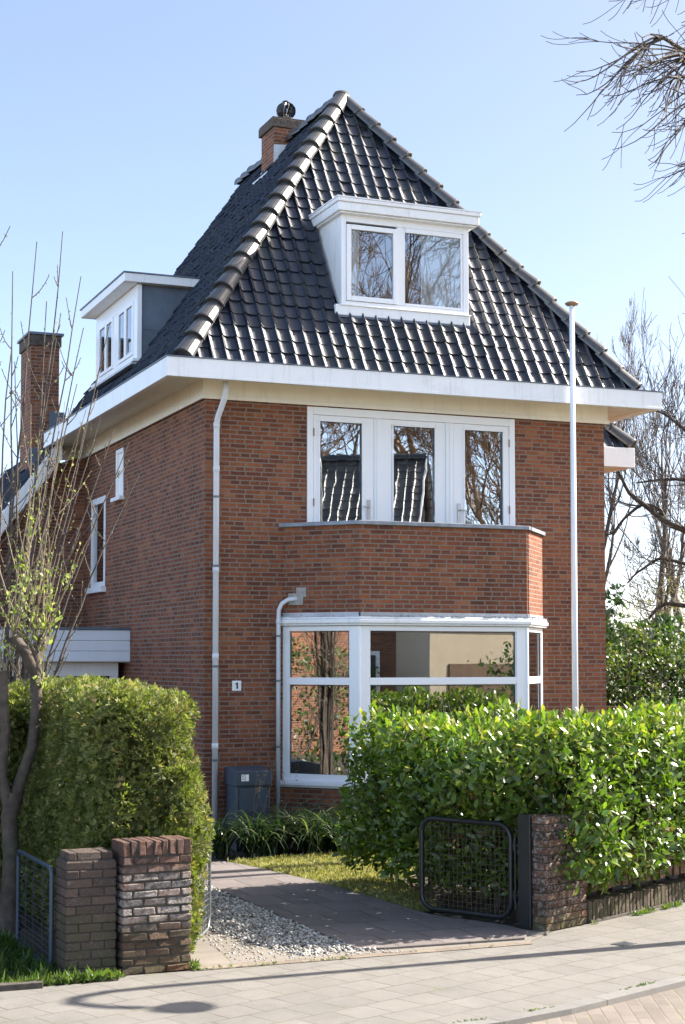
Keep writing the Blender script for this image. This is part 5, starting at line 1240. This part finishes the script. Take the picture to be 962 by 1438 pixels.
# overhanging tree at the top right: trunk stands outside the frame
ot = tag(empty('overhanging_tree', (9.2, -2.1, 0)), 'bare tree whose drooping twigs hang into the top right corner', 'tree')
T = {0: [], 1: [], 2: [], 3: []}; tips = []; rs = np.random.default_rng(77)
T[0].append((np.array([(9.2, -2.1, -.05), (9.15, -2.1, 2.5), (9.2, -2.15, 5.5), (9.1, -2.3, 8.5), (9.2, -2.6, 11.5)]), np.array([.15, .13, .12, .11, .08])))
def droop(q, d, ln, rad, lv, n=11, curl=1.0):
    """twig that sags and turns its tip upwards"""
    pts = [np.array(q, float)]; d = nrm(np.array(d, float)); dirs = [d]
    for i in range(n):
        f = i / n; d = nrm(d + np.array([0, 0, -.13 + .42 * curl * f * f]) + rs.normal(0, .06, 3)); pts.append(pts[-1] + d * ln / n); dirs.append(d)
    T[lv].append((np.array(pts), np.maximum(np.linspace(rad, rad * .3, n + 1), .0045))); return pts, dirs
L1 = [((9.15, -2.6, 7.4), (6.6, -3.0, 9.3), (4.9, -3.2, 9.85)), ((9.1, -2.6, 7.0), (7.0, -2.9, 8.7), (4.95, -3.1, 9.15)), ((9.15, -2.6, 8.0), (7.0, -3.3, 9.9), (5.0, -3.6, 10.3)), ((9.1, -2.6, 6.6), (7.2, -2.8, 7.9), (5.35, -3.0, 8.3))]
for li, (a, b, c) in enumerate(L1):
    a, b, c = map(np.array, (a, b, c)); f = np.linspace(0, 1, 9)[:, None]
    pts = (1 - f) ** 2 * a + 2 * f * (1 - f) * b + f ** 2 * c + np.cumsum(rs.normal(0, .03, (9, 3)), 0); T[1].append((pts, np.linspace(.07, .022, 9)))
    nb = (38, 24, 32, 7)[li]
    for k in range(nb):
        i = rs.integers(4, 9); q = pts[min(i, 8)] + rs.normal(0, .03, 3)
        d = np.array([-1, rs.normal(0, .45), rs.normal(.05, .45)]); p2, d2 = droop(q, d, rs.uniform(.6, 1.7) * (.55 if li == 3 else 1), .015, 2)
        for m in range(rs.integers(3, 7)):
            j = rs.integers(2, 11); droop(p2[j], d2[j] + rs.normal(0, .5, 3), rs.uniform(.2, .7), .006, 3, 7, 1.3)
finish_tree(ot, T, 2, 'bark', 'bark_dark', (8, 4))

# ------------------------------------------------------------------ STREET LAMP (casts the long shadow on the pavement)
sl_ = tag(empty('street_lamp', (4.6, -7.78, 0)), 'slim street lamp whose long shadow crosses the pavement', 'street lamp')
m_ = MB(); m_.tube([(0, 0, 0), (0, 0, 3.5), (0, 0, 3.62), (0, 0, 5.55), (0, -.03, 5.85), (0, -.13, 6.03), (0, -.3, 6.08), (0, -.5, 5.95), (0, -.62, 5.78)], [.085, .08, .055, .052, .05, .048, .046, .045, .045], 12); m_.build('pole', 'grey_wire', sl_, smooth=True)
m_ = MB(); m_.lathe((0, -.72, 5.56), [(.02, .2), (.1, .14), (.17, .05), (.18, 0), (.05, -.03)], 18); m_.build('lantern', 'grey_wire', sl_, smooth=True)

# ------------------------------------------------------------------ ACROSS THE STREET (seen in the window panes)
oh = tag(empty('opposite_house', (12.2, -20.0, 0)), 'gabled brick house across the street mirrored in the balcony doors', 'house'); oh.rotation_euler = (0, 0, R(31))
m_ = MB(); m_.add([(-9, 4, 0), (0, 4, 0), (0, 4, 3.4), (-9, 4, 3.4)], [(0, 3, 2, 1)]); m_.add([(0, -4, 0), (0, 4, 0), (0, 4, 3.4), (0, 0, 7.45), (0, -4, 3.4)], [(0, 1, 2, 3, 4)]); m_.add([(-9, -4, 0), (-9, 4, 0), (-9, 4, 3.4), (-9, 0, 7.45), (-9, -4, 3.4)], [(4, 3, 2, 1, 0)]); m_.add([(-9, -4, 0), (0, -4, 0), (0, -4, 3.4), (-9, -4, 3.4)], [(0, 1, 2, 3)])
m_.build('wall', 'brick', oh)
tiles((.25, 4.35, 3.2), (-1, 0, 0), (0, -4.35, 4.5), 9.5, 6.25, [], name='roof', parent=oh, w=.24, g=.3, mat='opposite_tile')
tiles((-9.25, -4.35, 3.2), (1, 0, 0), (0, 4.35, 4.5), 9.5, 6.25, [], name='rear_roof', parent=oh, lod=0, w=.24, g=.3)
m_ = MB(); ridge_line(m_, (-9.2, 0, 7.74), (.25, 0, 7.74), 24, .14, .13); m_.build('ridge_tiles', 'hip', oh)
m_ = MB(); m_.add([(.26, 4.4, 3.0), (.26, 0, 7.55), (.26, 0, 7.75), (.26, 4.4, 3.2), (.3, 4.4, 3.0), (.3, 0, 7.55), (.3, 0, 7.75), (.3, 4.4, 3.2)], [(0, 1, 2, 3), (4, 7, 6, 5), (0, 4, 5, 1), (3, 2, 6, 7)]); m_.build('bargeboard', 'white', oh)
for x in (-7.5, -4.6, -1.8):
    m_ = MB(); m_.box(x - .7, x + .7, 4.001, 4.04, .9, 2.5); wf = m_.build('window', 'white', oh)
    for x0 in (x - .6, x + .04): m_ = MB(); m_.box(x0, x0 + .56, 4.041, 4.05, 1.0, 2.4); m_.build('pane', 'black_paint', wf)
nh = tag(empty('neighbour_house', (-17, -8, 0)), 'brick house next door on the left, outside the frame', 'house')
m_ = MB(); m_.box(-4, 0, 0, 9, 0, 4.2); m_.build('wall', 'brick', nh)
m_ = MB(); m_.add([(.3, -.3, 4.1), (.3, 9.3, 4.1), (-2, 9.3, 6.4), (-2, -.3, 6.4), (-4.3, -.3, 4.1), (-4.3, 9.3, 4.1)], [(0, 1, 2, 3), (3, 2, 5, 4)]); m_.build('roof', 'tile', nh)
og = tag(empty('added_garage', (9.9, -15.9, 0)), 'added low plastered garage across the street, turned sunward to brighten the bay reflection', 'garage'); og.rotation_euler = (0, 0, R(-20))  # added building: its sunlit beige face brightens the reflection in the bay panes
m_ = MB(); m_.box(0, 9, -4, 0, 0, 3.1); m_.build('wall', 'room', og)
m_ = MB(); m_.box(-.1, 9.1, -4.1, .1, 3.101, 3.3); m_.build('roof_edge', 'white', og)
for x in (.6, 3.4, 6.2): m_ = MB(); m_.box(x, x + 2.3, .001, .03, 0, 2.2); m_.build('garage_door', 'wood_fence', og, bevel=.01)
G2 = 'bare trees across the street'
for i, (x, y, h, sd_) in enumerate([(8.0, -29, 32, 71), (13.5, -28, 33, 72), (17.5, -24.5, 26, 73), (21.5, -27, 26, 74), (17.5, -31, 34, 75), (11, -31, 26, 76)]):
    bare_tree('bare_tree', ['tall bare tree behind the left end of the opposite house', 'tall bare tree close behind the opposite house gable', 'spreading bare tree right of the opposite house gable', 'broad bare tree far right across the street', 'bare tree in the back row across the street, right', 'bare tree in the back row across the street, left'][i], (x, y, 0), sd_, h, .24, 5, mat=('twig_far', 'twig_far'), trunk_f=.28, up=.1, group=G2, minr=.0095, kids=(4, 5), wob=.3)
for i, (x, y, rx, rz) in enumerate([(3.0, -17.6, 1.6, 1.2), (7.0, -17.0, 2.0, 1.4), (13.2, -14.6, 2.6, 1.8)]):
    bush('round_shrub', ['rounded green shrub across the street, near the middle', 'broad green shrub before the opposite house', 'large green shrub across the street, right of the opposite house'][i], 'shrub', lambda p, x=x, y=y, rx=rx, rz=rz: sd_ell(p, (x, y, rz * .8), (rx, 1.2, rz)) + lump(p, 2, .2), (x - rx - .3, y - 1.6, 0), (x + rx + .3, y + 1.6, rz * 2), 2500, .14, .08, 'ivy', 'shrubs across the street', base=(x, y, 0))

# ------------------------------------------------------------------ LIGHT, SKY, CAMERA
EL_SUN, AZ = R(37), R(1.0)
sd_ = Vector((math.cos(EL_SUN) * math.cos(AZ), math.cos(EL_SUN) * math.sin(AZ), math.sin(EL_SUN)))
sun = bpy.data.lights.new('sun', 'SUN'); sun.energy = 5.0; sun.angle = R(.4); sun.color = (1, .94, .85)
so = link(bpy.data.objects.new('sun', sun)); so.rotation_euler = sd_.to_track_quat('Z', 'Y').to_euler(); so.location = sd_ * 60
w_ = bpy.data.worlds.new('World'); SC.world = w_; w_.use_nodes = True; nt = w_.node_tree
bg = nt.nodes['Background']; sky = nt.nodes.new('ShaderNodeTexSky'); sky.sky_type = 'NISHITA'; sky.sun_disc = False
sky.sun_elevation = EL_SUN; sky.sun_rotation = R(90) - AZ; sky.air_density = 0.42; sky.dust_density = 1.0; sky.ozone_density = 1.0; sky.altitude = 0
# added fill for shaded walls: unseen sky behind the camera brightened, visible part dimmed
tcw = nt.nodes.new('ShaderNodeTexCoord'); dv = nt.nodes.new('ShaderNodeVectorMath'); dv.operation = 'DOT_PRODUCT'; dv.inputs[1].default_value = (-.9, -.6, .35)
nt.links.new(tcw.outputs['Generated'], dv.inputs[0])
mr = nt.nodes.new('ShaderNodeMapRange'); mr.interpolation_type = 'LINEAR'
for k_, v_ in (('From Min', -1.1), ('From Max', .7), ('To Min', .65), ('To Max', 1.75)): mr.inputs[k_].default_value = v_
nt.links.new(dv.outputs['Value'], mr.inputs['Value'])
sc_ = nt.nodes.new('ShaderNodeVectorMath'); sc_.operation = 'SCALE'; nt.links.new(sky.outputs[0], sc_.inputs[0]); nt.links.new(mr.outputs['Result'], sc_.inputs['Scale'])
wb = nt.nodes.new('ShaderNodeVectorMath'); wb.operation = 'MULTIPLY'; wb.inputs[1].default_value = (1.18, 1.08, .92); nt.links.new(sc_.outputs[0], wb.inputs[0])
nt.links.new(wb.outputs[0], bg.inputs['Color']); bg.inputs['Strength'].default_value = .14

cam = bpy.data.cameras.new('camera'); co = link(bpy.data.objects.new('camera', cam))
cam.sensor_fit = 'VERTICAL'; cam.sensor_height = 36; cam.sensor_width = 24; cam.lens = 2250 / 1438 * 36
cam.shift_y = (791 - 719) / 1438; cam.clip_start = .1; cam.clip_end = 2000
co.location = (-5.919, -18.987, 2.3); co.rotation_euler = (R(90 + 3.435), 0, R(-(90 - 67.75)))
SC.camera = co
vs = SC.view_settings; vs.view_transform = 'Standard'; vs.look = 'None'; vs.gamma = 1; vs.exposure = 1.74; vs.use_curve_mapping = False
SC.render.engine = 'CYCLES'; SC.cycles.max_bounces = 8; SC.cycles.transparent_max_bounces = 12; SC.cycles.caustics_reflective = False; SC.cycles.caustics_refractive = False
